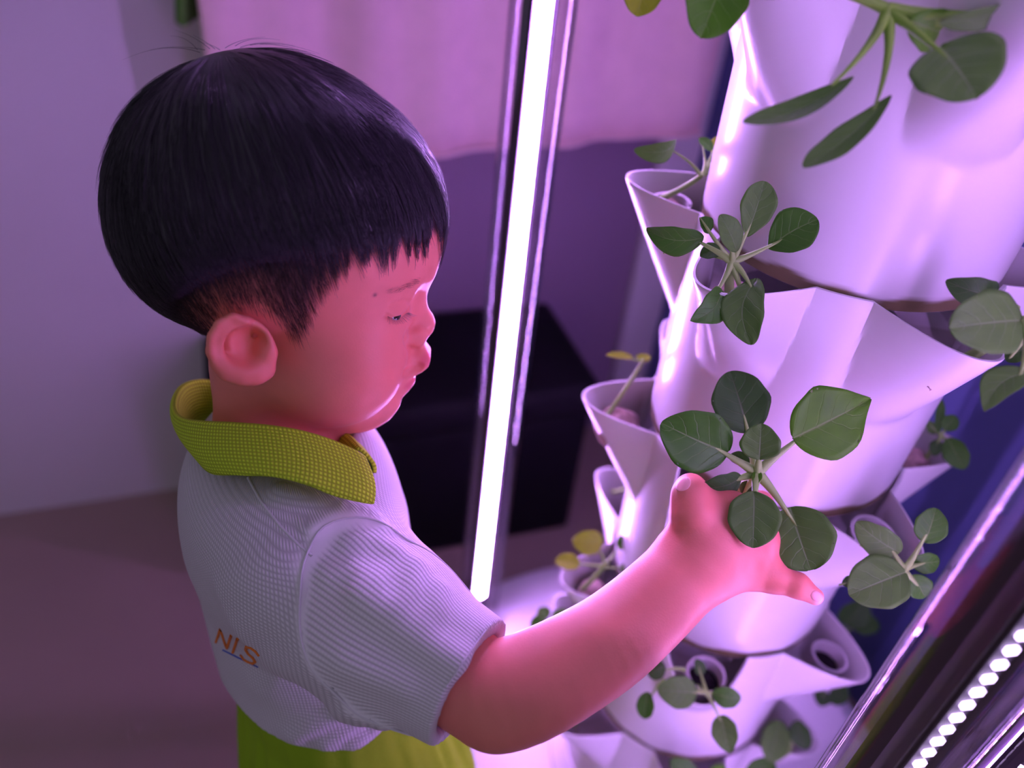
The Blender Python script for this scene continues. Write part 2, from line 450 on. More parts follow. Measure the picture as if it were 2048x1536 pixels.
# ------------------------------------------------------------------ plants in the pockets
CAMP = np.array([0, 0, CAM_H])
def leaf_shape(t, p, q, tip):
    w = np.sin(np.pi * np.clip(t, 0, 1) ** p) ** q
    w = w * (1 - tip * np.clip((t - 0.45) / 0.55, 0, 1) ** 1.5 * 0.75)
    return w
def leaf(parent, base, tip, width, m, roll=0.0, arch=0.10, cup=0.16, p=0.92, q=0.55, tipv=0.0, twist=0.0, normal=None, side=0.0, seed=0):
    base, tip = np.asarray(base, float), np.asarray(tip, float)
    L = np.linalg.norm(tip - base)
    ex = unit(tip - base)
    n = unit(CAMP - (base + tip) / 2) if normal is None else np.asarray(normal, float)
    ez = unit(n - ex * (n @ ex)); ey = np.cross(ez, ex)
    r = math.radians(roll)
    ey, ez = ey * math.cos(r) + ez * math.sin(r), ez * math.cos(r) - ey * math.sin(r)
    nu, nv = 23, 13
    rnd = random.Random(seed)
    ph1, ph2 = rnd.random() * 6, rnd.random() * 6
    V = []; U = []; UN = []
    for lay in (0, 1):
        for i in range(nu):
            t = .5 - .5 * math.cos(math.pi * i / (nu - 1))
            tt = 0.004 + 0.992 * t
            w = width / 2 * float(leaf_shape(np.array(tt), p, q, tipv))
            tw = math.radians(twist) * t
            cx = tt * L; bend = arch * L * 4 * tt * (1 - tt); sd = side * L * math.sin(math.pi * tt)
            for j in range(nv):
                s = -1 + 2 * j / (nv - 1)
                y = s * w * (1 + 0.025 * math.sin(tt * 17 + ph1 + (3 if s > 0 else 0)))
                z = cup * width * 0.5 * s * s * (w / (width / 2)) - 0.035 * width * math.exp(-(s * 7) ** 2) * (1 - 0.6 * t)
                z += 0.018 * width * math.sin(tt * 15 - abs(s) * 6 + ph2) * abs(s)            # ripples between the veins
                if lay: z -= 0.0005 * (1 - 0.8 * abs(s) ** 4)
                y2, z2 = y * math.cos(tw) - z * math.sin(tw), y * math.sin(tw) + z * math.cos(tw)
                V.append(base + ex * cx + ey * (y2 + sd) + ez * (z2 + bend))
                U.append((t, (s + 1) / 2)); UN.append(float(lay))
    n1 = nu * nv
    F = grid_faces(nu, nv) + [f[::-1] for f in grid_faces(nu, nv, off=n1)]
    ring = [i * nv for i in range(nu)] + [(nu - 1) * nv + j for j in range(1, nv)] + [i * nv + nv - 1 for i in range(nu - 2, -1, -1)] + [j for j in range(nv - 2, 0, -1)]
    for a, b in zip(ring, ring[1:] + ring[:1]): F.append((b, a, a + n1, b + n1))
    me = mesh('leaf', V, F)
    uvl = me.uv_layers.new(name='UVMap')
    li = np.empty(len(me.loops), np.int32); me.loops.foreach_get('vertex_index', li)
    uvl.data.foreach_set('uv', np.array(U, np.float32)[li].ravel())
    fattr(me, 'under', UN)
    return link('leaf', me, m, parent)
def stalk(parent, pts, r0, r1, m='stem_green', name='leaf_stalk'):
    n = len(pts)
    V, F = tube_arrays(pts, [r0 + (r1 - r0) * i / (n - 1) for i in range(n)], 9)
    return link(name, mesh(name, V, F), m, parent)
def at_w(wpx, d): return wpx * d / FPX
PLANTS = 0
def plant(label, root, centre, leaves, stem_r=0.0022, plug=None, group='seedlings in the tower pockets', cat='plant', name='leafy_seedling', stemm='stem_green', petr=0.0018):
    """root: 3-D point in the pocket; centre: (px, py, depth) where the leaf stalks meet;
    leaves: (base px, py, depth, tip px, py, depth, width px, options)"""
    global PLANTS
    PLANTS += 1
    root = np.asarray(root, float)
    e = empty(name, root, label, cat, group)
    c = P(*centre)
    mid = root * 0.45 + c * 0.55 + np.array([0, 0, -0.006])
    if np.linalg.norm(c - root) > 0.004:
        stalk(e, bez(root - np.array([0, 0, 0.004]), mid, c, 7), stem_r * 1.25, stem_r, stemm, 'stem')
    for i, lf in enumerate(leaves):
        bx, by, bd, tx, ty, td, w = lf[:7]
        op = dict(lf[7]) if len(lf) > 7 else {}
        b, t = P(bx, by, bd), P(tx, ty, td)
        m = op.pop('m', 'leaf_green'); src = op.pop('src', None); sm = op.pop('sm', stemm)
        lo = leaf(e, b, t, at_w(w, (bd + td) / 2), m, seed=PLANTS * 31 + i, **op)
        c0 = c if src is None else P(*src)
        far = unit(t - b)
        if np.linalg.norm(b - c0) > 0.003:
            stalk(e, bez(c0, (c0 + b) / 2 * 1.0 + np.array([0, 0, -0.03]) * np.linalg.norm(b - c0) - far * 0.1 * np.linalg.norm(b - c0), b + far * 0.011, 9), petr * 1.15, petr * 0.22, sm)
    if plug is not None:
        r, h = plug
        axd = unit(np.array([TX - root[0], TY - root[1], 0.0])); pc = root + axd * 0.010
        bm = bmesh.new(); bmesh.ops.create_icosphere(bm, subdivisions=3, radius=1.0)
        rr = random.Random(PLANTS)
        for v in bm.verts:
            f = 1 + 0.10 * math.sin(v.co.x * 5 + PLANTS) * math.sin(v.co.y * 6 + 2 * PLANTS) + rr.uniform(-0.03, 0.03)
            v.co = Vector((pc[0] + v.co.x * r * f, pc[1] + v.co.y * r * f, root[2] - h * 1.0 + v.co.z * h * f))
        me = bpy.data.meshes.new('root_plug'); bm.to_mesh(me); bm.free()
        link('root_plug', me, 'root_plug', e)
    return e

# the plant the boy holds, in the pocket of the second tier facing him
plant('large broad-leaved plant held in the boy\'s hand', pocket_point(1, 5, 0.118, -0.02), (1514, 946, 0.452), [
    (1456, 906, 0.449, 1322, 846, 0.440, 128, dict(m='leaf_green', roll=-8, arch=0.07, cup=0.22)),
    (1499, 866, 0.462, 1460, 742, 0.470, 114, dict(m='leaf_dark', roll=10, arch=0.05, cup=0.15)),
    (1586, 878, 0.448, 1742, 797, 0.452, 150, dict(m='leaf_bright', roll=12, arch=0.06, cup=0.12, tipv=0.75, p=0.80, q=0.62)),
    (1519, 920, 0.443, 1523, 847, 0.436, 80, dict(m='leaf_grey', roll=0, arch=0.06)),
    (1508, 982, 0.440, 1506, 1096, 0.428, 104, dict(m='leaf_grey', roll=-6, arch=0.10, cup=0.12, p=1.0)),
    (1580, 1014, 0.446, 1622, 1141, 0.440, 140, dict(m='leaf_grey', roll=8, arch=0.05, cup=0.10, p=0.95, q=0.5)),
    (1482, 956, 0.452, 1396, 976, 0.447, 62, dict(m='leaf_dark', roll=-35, arch=0.16, cup=0.1)),
    (1500, 925, 0.462, 1458, 912, 0.466, 30, dict(m='leaf_dark', roll=20)),
    (1516, 940, 0.450, 1512, 970, 0.445, 20, dict(m='leaf_bright', q=0.8)),
    (1500, 962, 0.458, 1486, 990, 0.462, 26, dict(m='leaf_dark', roll=15)),
], stem_r=0.0032, petr=0.0030, plug=(0.0144, 0.012), group=None)

# left front pocket of the first rim in view
plant('dull green plant with splayed leaves in the upper pocket left of the tower', pocket_point(0, 5, 0.120, -0.012), (1462, 524, 0.443), [
    (1408, 476, 0.440, 1292, 458, 0.447, 66, dict(roll=-28, arch=0.14, tipv=0.4, side=0.06)),
    (1494, 474, 0.440, 1530, 362, 0.432, 72, dict(m='leaf_grey', roll=14, arch=0.05, p=1.35, q=0.55)),
    (1536, 497, 0.440, 1636, 438, 0.428, 92, dict(roll=-12, arch=0.05, p=1.25, q=0.6, side=0.04)),
    (1474, 503, 0.436, 1440, 430, 0.424, 52, dict(m='leaf_grey', roll=28, arch=0.08, p=1.1)),
    (1513, 556, 0.440, 1502, 690, 0.430, 88, dict(m='leaf_grey', roll=10, arch=0.10, side=-0.14, p=1.1, tipv=0.2)),
    (1445, 580, 0.440, 1381, 642, 0.436, 62, dict(m='leaf_green', roll=-16, arch=0.08, side=0.14, p=0.8, tipv=0.5)),
    (1442, 500, 0.450, 1400, 512, 0.450, 36, dict(m='leaf_dark', roll=25, arch=0.2)),
    (1420, 464, 0.462, 1400, 436, 0.458, 34, dict(m='leaf_green', roll=35, arch=0.15)),
    (1490, 590, 0.446, 1494, 618, 0.447, 18, dict(m='leaf_dark')),
    (1352, 478, 0.452, 1338, 494, 0.455, 20, dict(m='leaf_dark', src=(1380, 482, 0.452))),
], stem_r=0.0024, petr=0.0021, plug=(0.0173, 0.012), group=None)

# right front pocket of the first rim
plant('plant with one large round leaf in the upper right pocket of the tower', pocket_point(0, 0, 0.128, -0.016), (2052, 640, 0.385), [
    (2046, 640, 0.385, 1899, 656, 0.372, 132, dict(m='leaf_grey', roll=6, arch=0.08, cup=0.1, p=0.95, q=0.5)),
    (1990, 588, 0.410, 1892, 562, 0.405, 66, dict(m='leaf_dark', roll=-14, arch=0.24, p=0.9, src=(2030, 620, 0.40))),
    (2060, 690, 0.40, 2012, 722, 0.405, 44, dict(m='leaf_dark', roll=20)),
    (2066, 742, 0.375, 1968, 822, 0.368, 74, dict(m='leaf_grey', roll=24, arch=0.08, side=-0.12, tipv=0.5)),
], stem_r=0.0026, petr=0.0026, plug=(0.0158, 0.012), group=None)

# plant of the tier above, hanging in from the top right
plant('drooping plant hanging in at the top right of the photo', pocket_point(-1, 0, 0.120, -0.012), (1775, 20, 0.352), [
    (1708, 152, 0.345, 1486, 244, 0.340, 66, dict(m='leaf_grey', roll=48, arch=-0.10, p=1.2, q=0.6, side=0.0)),
    (1784, 190, 0.345, 1606, 334, 0.338, 62, dict(m='leaf_grey', roll=30, arch=-0.08, p=1.25, q=0.6)),
    (1880, 90, 0.338, 1955, 196, 0.325, 178, dict(m='leaf_grey', roll=-22, arch=0.06, p=0.85, q=0.5, cup=0.12)),
    (1818, 40, 0.345, 1880, 62, 0.36, 84, dict(m='leaf_bright', roll=5, arch=0.2, q=0.5)),
    (1880, 44, 0.34, 2056, 2, 0.335, 54, dict(m='leaf_grey', roll=40, arch=0.1)),
    (1650, -40, 0.350, 1500, -14, 0.350, 60, dict(m='leaf_dark', roll=20)),
], stem_r=0.0034, petr=0.0026, stemm='stem_dark', group=None)
plant('pair of round leaves hanging in at the top edge beside the tower', pocket_point(-1, 5, 0.126, -0.012), (1500, -120, 0.372), [
    (1452, -62, 0.372, 1402, 76, 0.366, 128, dict(m='leaf_bright', roll=-6, arch=0.07, q=0.5)),
    (1300, -60, 0.376, 1274, 33, 0.378, 84, dict(m='leaf_yellow', roll=6, arch=0.07, q=0.5)),
], group=None, stem_r=0.0028, petr=0.0022)

# far left pocket of the first rim: thin seedlings
plant('thin seedlings in the far pocket behind the upper left of the tower', pocket_point(0, 4, 0.128, -0.010), (1402, 352, 0.535), [
    (1352, 284, 0.530, 1268, 300, 0.520, 46, dict(m='leaf_grey', roll=-30, arch=0.28, p=1.0)),
    (1425, 300, 0.545, 1398, 276, 0.545, 22, dict(m='leaf_green', roll=20)),
    (1428, 310, 0.550, 1436, 272, 0.550, 24, dict(m='leaf_yellow', roll=-10)),
    (1440, 318, 0.550, 1410, 330, 0.550, 24, dict(m='leaf_grey')),
    (1452, 290, 0.552, 1488, 262, 0.552, 14, dict(m='leaf_yellow')),
    (1445, 335, 0.552, 1466, 356, 0.552, 26, dict(m='leaf_dark')),
], stem_r=0.0018, petr=0.0013, plug=(0.0144, 0.010), group=None)
plant('yellowing sprout in the far pocket left of the held plant', pocket_point(1, 4, 0.128, -0.012), (1285, 724, 0.632), [
    (1266, 716, 0.630, 1212, 710, 0.625, 16, dict(m='leaf_yellow', roll=25)),
    (1272, 712, 0.635, 1302, 716, 0.640, 16, dict(m='leaf_yellow', roll=10)),
], stem_r=0.0015, petr=0.0011, plug=(0.0187, 0.016), group=None)
plant('pale sprout in the far pocket beside the boy\'s wrist', pocket_point(2, 3, 0.13, -0.012), (1292, 962, 0.80), [
    (1290, 958, 0.80, 1276, 934, 0.80, 26, dict(m='leaf_yellow')),
    (1290, 965, 0.80, 1278, 988, 0.80, 26, dict(m='leaf_yellow')),
    (1294, 960, 0.80, 1312, 948, 0.80, 22, dict(m='leaf_grey')),
], stem_r=0.0016, petr=0.0012, group=None)
plant('blurred seedling in the lower pocket above the boy\'s forearm', pocket_point(2, 4, 0.128, -0.012), (1208, 1132, 0.690), [
    (1206, 1085, 0.685, 1144, 1080, 0.68, 52, dict(m='leaf_yellow', roll=-15)),
    (1160, 1128, 0.69, 1110, 1122, 0.69, 36, dict(m='leaf_yellow', roll=20)),
    (1236, 1096, 0.70, 1262, 1072, 0.70, 30, dict(m='leaf_green')),
    (1240, 1140, 0.70, 1280, 1130, 0.70, 26, dict(m='leaf_grey')),
], stem_r=0.0018, petr=0.0014, plug=(0.0130, 0.010), group=None)
plant('soft blurred leaves at the upper side of the boy\'s forearm', pocket_point(3, 4, 0.125, -0.012), (1110, 1270, 0.755), [
    (1092, 1252, 0.75, 1060, 1246, 0.75, 40, dict(m='leaf_green')),
    (1104, 1246, 0.75, 1140, 1222, 0.75, 34, dict(m='leaf_grey')),
    (1096, 1236, 0.75, 1078, 1216, 0.75, 30, dict(m='leaf_grey')),
], stem_r=0.002, petr=0.0015, group=None)

# right pocket of the second rim, with a net cup
plant('grey-green plant leaning out by the clear tube on the right', pocket_point(1, 0, 0.122, -0.008), (1806, 1142, 0.490), [
    (1800, 1106, 0.492, 1712, 1044, 0.492, 66, dict(m='leaf_grey', roll=-18, arch=0.12, p=0.95)),
    (1850, 1086, 0.492, 1872, 1016, 0.490, 62, dict(m='leaf_green', roll=10, arch=0.10)),
    (1812, 1144, 0.484, 1698, 1190, 0.476, 108, dict(m='leaf_grey', roll=4, arch=0.07, cup=0.1, q=0.5)),
    (1750, 1108, 0.50, 1730, 1096, 0.50, 26, dict(m='leaf_dark', roll=40)),
    (1712, 1160, 0.496, 1684, 1168, 0.496, 24, dict(m='leaf_dark', src=(1760, 1150, 0.496))),
    (1826, 1150, 0.496, 1850, 1196, 0.498, 50, dict(m='leaf_green', roll=-10)),
    (1822, 1126, 0.50, 1880, 1122, 0.50, 44, dict(m='leaf_green', roll=20)),
], stem_r=0.0026, petr=0.0024, group=None)
plant('small plant in the far right pocket in front of the blue wall', pocket_point(1, 1, 0.126, -0.010), (1882, 872, 0.615), [
    (1888, 860, 0.612, 1912, 832, 0.61, 34, dict(m='leaf_green')),
    (1896, 876, 0.61, 1930, 938, 0.605, 48, dict(m='leaf_green', roll=10, arch=0.12)),
    (1876, 866, 0.615, 1884, 800, 0.62, 18, dict(m='leaf_green')),
    (1876, 880, 0.615, 1868, 912, 0.612, 26, dict(m='leaf_dark')),
    (1872, 868, 0.62, 1856, 842, 0.62, 22, dict(m='leaf_grey')),
], stem_r=0.0018, petr=0.0014, plug=(0.0130, 0.010), group=None)

# third rim
plant('small plant with four leaves in the low front pocket under the arm', pocket_point(2, 5, 0.128, -0.006), (1412, 1384, 0.612), [
    (1394, 1386, 0.610, 1315, 1378, 0.605, 64, dict(m='leaf_grey', roll=-8, arch=0.08)),
    (1424, 1386, 0.610, 1482, 1398, 0.608, 42, dict(m='leaf_green', roll=14, arch=0.14)),
    (1442, 1430, 0.608, 1460, 1506, 0.600, 52, dict(m='leaf_grey', roll=6, arch=0.08, p=0.85, tipv=0.3)),
    (1404, 1350, 0.620, 1392, 1318, 0.62, 26, dict(m='leaf_dark', roll=20)),
    (1330, 1330, 0.622, 1296, 1350, 0.625, 44, dict(m='leaf_dark', roll=20, src=(1370, 1340, 0.625))),
    (1296, 1384, 0.630, 1288, 1438, 0.632, 36, dict(m='leaf_green', roll=10, src=(1330, 1360, 0.63))),
], stem_r=0.0020, petr=0.0016, group=None)
plant('low plant at the foot of the tower beside the clear tube', pocket_point(3, 0, 0.125, -0.012), (1580, 1500, 0.765), [
    (1560, 1440, 0.755, 1538, 1524, 0.745, 56, dict(m='leaf_grey', roll=-8)),
    (1594, 1440, 0.76, 1612, 1500, 0.755, 44, dict(m='leaf_dark', roll=18)),
    (1552, 1530, 0.75, 1490, 1546, 0.75, 40, dict(m='leaf_green')),
], stem_r=0.0022, petr=0.0017, group=None)
plant('shaded leaves behind the low right pocket of the tower', pocket_point(3, 1, 0.125, -0.012), (1668, 1300, 0.85), [
    (1690, 1250, 0.82, 1730, 1200, 0.80, 60, dict(m='leaf_dark', roll=20)),
    (1700, 1240, 0.83, 1760, 1255, 0.82, 44, dict(m='leaf_dark')),
    (1664, 1376, 0.83, 1694, 1404, 0.82, 46, dict(m='leaf_dark', roll=10)),
    (1650, 1382, 0.84, 1640, 1412, 0.83, 36, dict(m='leaf_dark')),
], stem_r=0.0024, petr=0.0018, group=None)
plant('leaf tips showing at the bottom edge below the tower', pocket_point(3, 5, 0.124, -0.012), (1400, 1560, 0.72), [
    (1390, 1556, 0.72, 1340, 1520, 0.715, 44, dict(m='leaf_green')),
    (1420, 1560, 0.72, 1450, 1530, 0.715, 30, dict(m='leaf_bright')),
], stem_r=0.0022, petr=0.0017, plug=(0.0158, 0.012), group=None)

# net cups of soil that stand in two pockets
def grow_cup(centre, r, tilt, label):
    e = empty('grow_cup', centre, label, 'grow cup', 'soil cups in the tower pockets')
    M4 = Matrix.Translation(Vector(centre)) @ Matrix.Rotation(tilt[0], 4, 'X') @ Matrix.Rotation(tilt[1], 4, 'Y')
    for nm, prof, m in (('cup_wall', [(r * 0.8, -0.030), (r, 0.0), (r + 0.0012, 0.0012), (r - 0.0012, 0.0012), (r * 0.84, -0.022)], 'cup_plastic'),):
        me = lathe_mesh(nm, prof, 40); me.transform(M4); sharp(link(nm, me, m, e), 50)
    bm = bmesh.new(); bmesh.ops.create_icosphere(bm, subdivisions=4, radius=1.0)
    rr = random.Random(int(r * 1e5))
    for v in bm.verts:
        f = 1 + rr.uniform(-0.05, 0.05)
        v.co = Vector((v.co.x * r * 0.90, v.co.y * r * 0.90, -0.014 + v.co.z * 0.008 * f))
    me = bpy.data.meshes.new('soil'); bm.to_mesh(me); bm.free(); me.transform(M4)
    link('soil', me, 'soil', e)
def pk(k, c): return tuple(pocket_point(k, c, 0.121, 0.002))
grow_cup(pocket_point(1, 0, 0.1185, -0.004, -0.006), 0.0155, (0.15, 0.1), 'white cup of dark soil in the right pocket below the held plant')
grow_cup(pocket_point(2, 5, 0.1185, -0.004, 0.004), 0.0150, (0.1, 0.0), 'white cup of dark soil in the low pocket below the boy\'s arm')
grow_cup(pocket_point(0, 4, 0.116, -0.010, 0.010), 0.014, (0.1, -0.1), 'small cup with dark soil in the far left upper pocket')
grow_cup(pocket_point(2, 0, 0.118, -0.008, 0.0), 0.0145, (0.0, 0.1), 'cup of dark soil in the low right pocket without a plant')
# ------------------------------------------------------------------ distance-field modelling (for the boy)
def surface_nets(fn, lo, hi, h, B=8):
    """polygonise fn(points) = 0 on a grid of pitch h, looking only at blocks the surface passes through"""
    lo = np.asarray(lo, float); hi = np.asarray(hi, float)
    nb = np.ceil((hi - lo) / (h * B * 2)).astype(int)
    bs = h * B
    g = np.stack(np.meshgrid(*[np.arange(n) for n in nb], indexing='ij'), -1).reshape(-1, 3)
    cen = lo + (g + 0.5) * bs * 2
    d = np.concatenate([fn(c) for c in np.array_split(cen, max(1, len(cen) // 400))])
    act = g[np.abs(d) < bs * 2 * 0.87 * 1.6]
    nb = nb * 2
    NY, NZ = nb[1] * B + 2, nb[2] * B + 2
    def cid(i, j, k): return (i.astype(np.int64) * NY + j) * NZ + k
    ax = np.arange(B + 1)
    off = np.stack(np.meshgrid(ax, ax, ax, indexing='ij'), -1)
    offf = off.reshape(-1, 3) * h
    corners = np.array([(i, j, k) for i in (0, 1) for j in (0, 1) for k in (0, 1)])
    edges = [(a, b) for a in range(8) for b in range(a + 1, 8) if np.abs(corners[a] - corners[b]).sum() == 1]
    ids, vs, quads = [], [], []
    for pb in act:
        kids = pb * 2 + corners
        dk = fn(lo + (kids + 0.5) * bs)
        kids = kids[np.abs(dk) < bs * 0.87 * 1.6]
        if not len(kids): continue
        pts = (lo + kids[:, None, :] * bs + offf[None]).reshape(-1, 3)
        vv = fn(pts).reshape(len(kids), B + 1, B + 1, B + 1)
        for b, v in zip(kids, vv):
            s = v < 0
            if s.all() or not s.any(): continue
            o = lo + b * bs
            cv = np.stack([v[i:i + B, j:j + B, k:k + B] for (i, j, k) in corners], -1)
            cs = cv < 0
            m = cs.any(-1) & ~cs.all(-1)
            ii = np.argwhere(m)
            if len(ii):
                c = cv[m]; acc = np.zeros((len(c), 3)); cnt = np.zeros(len(c))
                for (a, e) in edges:
                    x = (c[:, a] < 0) != (c[:, e] < 0)
                    if not x.any(): continue
                    t = c[x, a] / (c[x, a] - c[x, e])
                    acc[x] += corners[a] + t[:, None] * (corners[e] - corners[a]); cnt[x] += 1
                vs.append(o + (ii + acc / cnt[:, None]) * h)
                gi = ii + b * B
                ids.append(cid(gi[:, 0] + 1, gi[:, 1] + 1, gi[:, 2] + 1))
            for axis in range(3):
                s0 = s[:B, :B, :B]
                s1 = [s[1:, :B, :B], s[:B, 1:, :B], s[:B, :B, 1:]][axis]
                e = np.argwhere(s0 != s1)
                if not len(e): continue
                inn = s0[e[:, 0], e[:, 1], e[:, 2]]
                ge = e + b * B + 1
                u, w = (axis + 1) % 3, (axis + 2) % 3
                q = []
                for (du, dw) in ((0, 0), (-1, 0), (-1, -1), (0, -1)):
                    t = ge.copy(); t[:, u] += du; t[:, w] += dw
                    q.append(cid(t[:, 0], t[:, 1], t[:, 2]))
                q = np.stack(q, 1)
                q[~inn] = q[~inn][:, ::-1]
                quads.append(q)
    ids = np.concatenate(ids); vs = np.concatenate(vs); quads = np.concatenate(quads)
    order = np.argsort(ids); ids = ids[order]; vs = vs[order]
    ix = np.searchsorted(ids, quads); ix = np.clip(ix, 0, len(ids) - 1)
    ok = (ids[ix] == quads).all(1)
    return vs, ix[ok]
def fast_mesh(name, v, q):
    me = bpy.data.meshes.new(name)
    me.vertices.add(len(v)); me.vertices.foreach_set('co', np.asarray(v, np.float32).ravel())
    n = q.shape[1]
    me.loops.add(len(q) * n); me.loops.foreach_set('vertex_index', q.astype(np.int32).ravel())
    me.polygons.add(len(q)); me.polygons.foreach_set('loop_start', np.arange(0, len(q) * n, n, dtype=np.int32))
    me.update(calc_edges=True); me.validate()
    return me
def smin(a, b, k):
    h = np.clip(0.5 + 0.5 * (b - a) / k, 0, 1); return b + (a - b) * h - k * h * (1 - h)
def smax(a, b, k): return -smin(-a, -b, k)
def sph(p, c, r): return np.sqrt(((p - c) ** 2).sum(1)) - r
def ell(p, c, r):
    q = (p - c) / np.asarray(r); k0 = np.sqrt((q ** 2).sum(1)); k1 = np.sqrt(((q / np.asarray(r)) ** 2).sum(1))
    return k0 * (k0 - 1) / np.maximum(k1, 1e-6)
def cone(p, a, b, ra, rb):
    a = np.asarray(a, float); ab = np.asarray(b, float) - a; t = np.clip(((p - a) @ ab) / (ab @ ab), 0, 1)
    return np.sqrt(((p - a - t[:, None] * ab) ** 2).sum(1)) - (ra + (rb - ra) * t)
def chain(p, pts, rs, k=0.006):
    d = cone(p, pts[0], pts[1], rs[0], rs[1])
    for i in range(1, len(pts) - 1): d = smin(d, cone(p, pts[i], pts[i + 1], rs[i], rs[i + 1]), k)
    return d
def polydist(p, pts):
    d = np.full(len(p), 1e9)
    for a, b in zip(pts[:-1], pts[1:]):
        a = np.asarray(a, float); ab = np.asarray(b, float) - a
        t = np.clip(((p - a) @ ab) / (ab @ ab), 0, 1); d = np.minimum(d, ((p - a - t[:, None] * ab) ** 2).sum(1))
    return np.sqrt(d)
def poly2d(x, z, poly):
    """signed distance to a closed 2-D polygon"""
    d = np.full(len(x), 1e9); s = np.ones(len(x))
    n = len(poly)
    for i in range(n):
        ax_, az_ = poly[i]; bx_, bz_ = poly[i - 1]
        ex, ez = bx_ - ax_, bz_ - az_; wx, wz = x - ax_, z - az_
        t = np.clip((wx * ex + wz * ez) / (ex * ex + ez * ez + 1e-15), 0, 1)
        d = np.minimum(d, (wx - ex * t) ** 2 + (wz - ez * t) ** 2)
        c1 = z >= az_; c2 = z < bz_; c3 = ex * wz > ez * wx
        fl = (c1 & c2 & c3) | (~c1 & ~c2 & ~c3)
        s = np.where(fl, -s, s)
    return s * np.sqrt(d)

# ------------------------------------------------------------------ the boy: head frame
HC = P(545, 460, 0.45)
_v = unit(CAMP - HC); _r = RCAM @ np.array([1.0, 0, 0]); _r = unit(_r - _v * (_r @ _v)); _u = np.cross(_v, _r)
_al, _be = math.radians(15), math.radians(-11)
E3 = _u * math.cos(_al) + _v * math.sin(_al); _f2 = _v * math.cos(_al) - _u * math.sin(_al)
E1 = _r * math.cos(_be) - _f2 * math.sin(_be); E2 = _f2 * math.cos(_be) + _r * math.sin(_be)
HM = np.stack([E1, E2, E3], 1)                 # local = (p - HC) @ HM ; x to the face, y to his right, z up
def HL(px, py, y=0.0):
    """head-local point at pixel (px, py) on the plane y metres to the right of the middle of the head"""
    d = P(px, py, 1.0) - CAMP
    t = (y + (HC - CAMP) @ E2) / (d @ E2)
    q = CAMP + t * d - HC
    return np.array([q @ E1, y, q @ E3])
def H2W(q): return HC + HM @ np.asarray(q, float)
def PZ(px, py, z):
    """world point at pixel (px, py) at height z above the floor"""
    d = P(px, py, 1.0) - CAMP
    return CAMP + d * ((z - CAM_H) / d[2])
PROFILE_PX = [(874, 415), (878, 436), (879, 454), (875, 481), (865, 508), (850, 556), (843, 573), (842, 588), (845, 601), (855, 617), (866, 630), (871, 644),
    (867, 659), (857, 670), (849, 679), (852, 689), (862, 707), (858, 719), (845, 729), (824, 738), (832, 745), (829, 758), (818, 768), (799, 776),
    (791, 793), (774, 812), (749, 825), (722, 833), (694, 835), (640, 800), (560, 700), (600, 500), (650, 330), (765, 262), (818, 300), (848, 345), (864, 385)]
PROFILE = [tuple(HL(*q)[[0, 2]]) for q in PROFILE_PX]
_wz = np.array([-.13, -.115, -.106, -.0965, -.090, -.083, -.078, -.073, -.066, -.0632, -.060, -.0516, -.044, -.034, -.025, -.010, .05])
_ww = np.array([.012, .014, .016, .014, .013, .016, .016, .0135, .0095, .0085, .0080, .0078, .0055, .0058, .012, .020, .02])
def ear_line(pts): return [HL(484 + .885 * (a - 484), 697 + .885 * (b - 697), c) for (a, b, c) in pts]
def hl_line(pts): return [HL(a, b, c) for (a, b, c) in pts]
EAR_HELIX = ear_line([(506, 686, .0645), (497, 663, .067), (486, 643, .069), (464, 637, .0715), (440, 649, .0735), (426, 673, .075), (423, 702, .0755), (432, 728, .074), (452, 744, .072), (480, 751, .070)])
EAR_LOBE = ear_line([(452, 744, .072), (482, 750, .069), (510, 750, .066), (532, 744, .063)])
EAR_ANTI = ear_line([(478, 660, .069), (456, 672, .070), (447, 698, .071), (455, 724, .070), (482, 736, .068), (508, 735, .066)])
EYE_C = HL(797, 624, .024)
EAR_C = HL(482, 697, .064)
EAR_BOWL = HL(497, 694, .0725)
EAR_GROOVE = ear_line([(492, 657, .0752), (466, 650, .0775), (444, 664, .080), (436, 692, .0805), (441, 716, .0800)])
EAR_TRAGUS, EAR_ANTITRAGUS = HL(532, 703, .0610), HL(512, 732, .0640)
_kz = np.array([-.12, -.102, -.092, -.07, -.062, -.05, -.02]); _kk = np.array([.018, .016, .009, .009, .008, .009, .014])
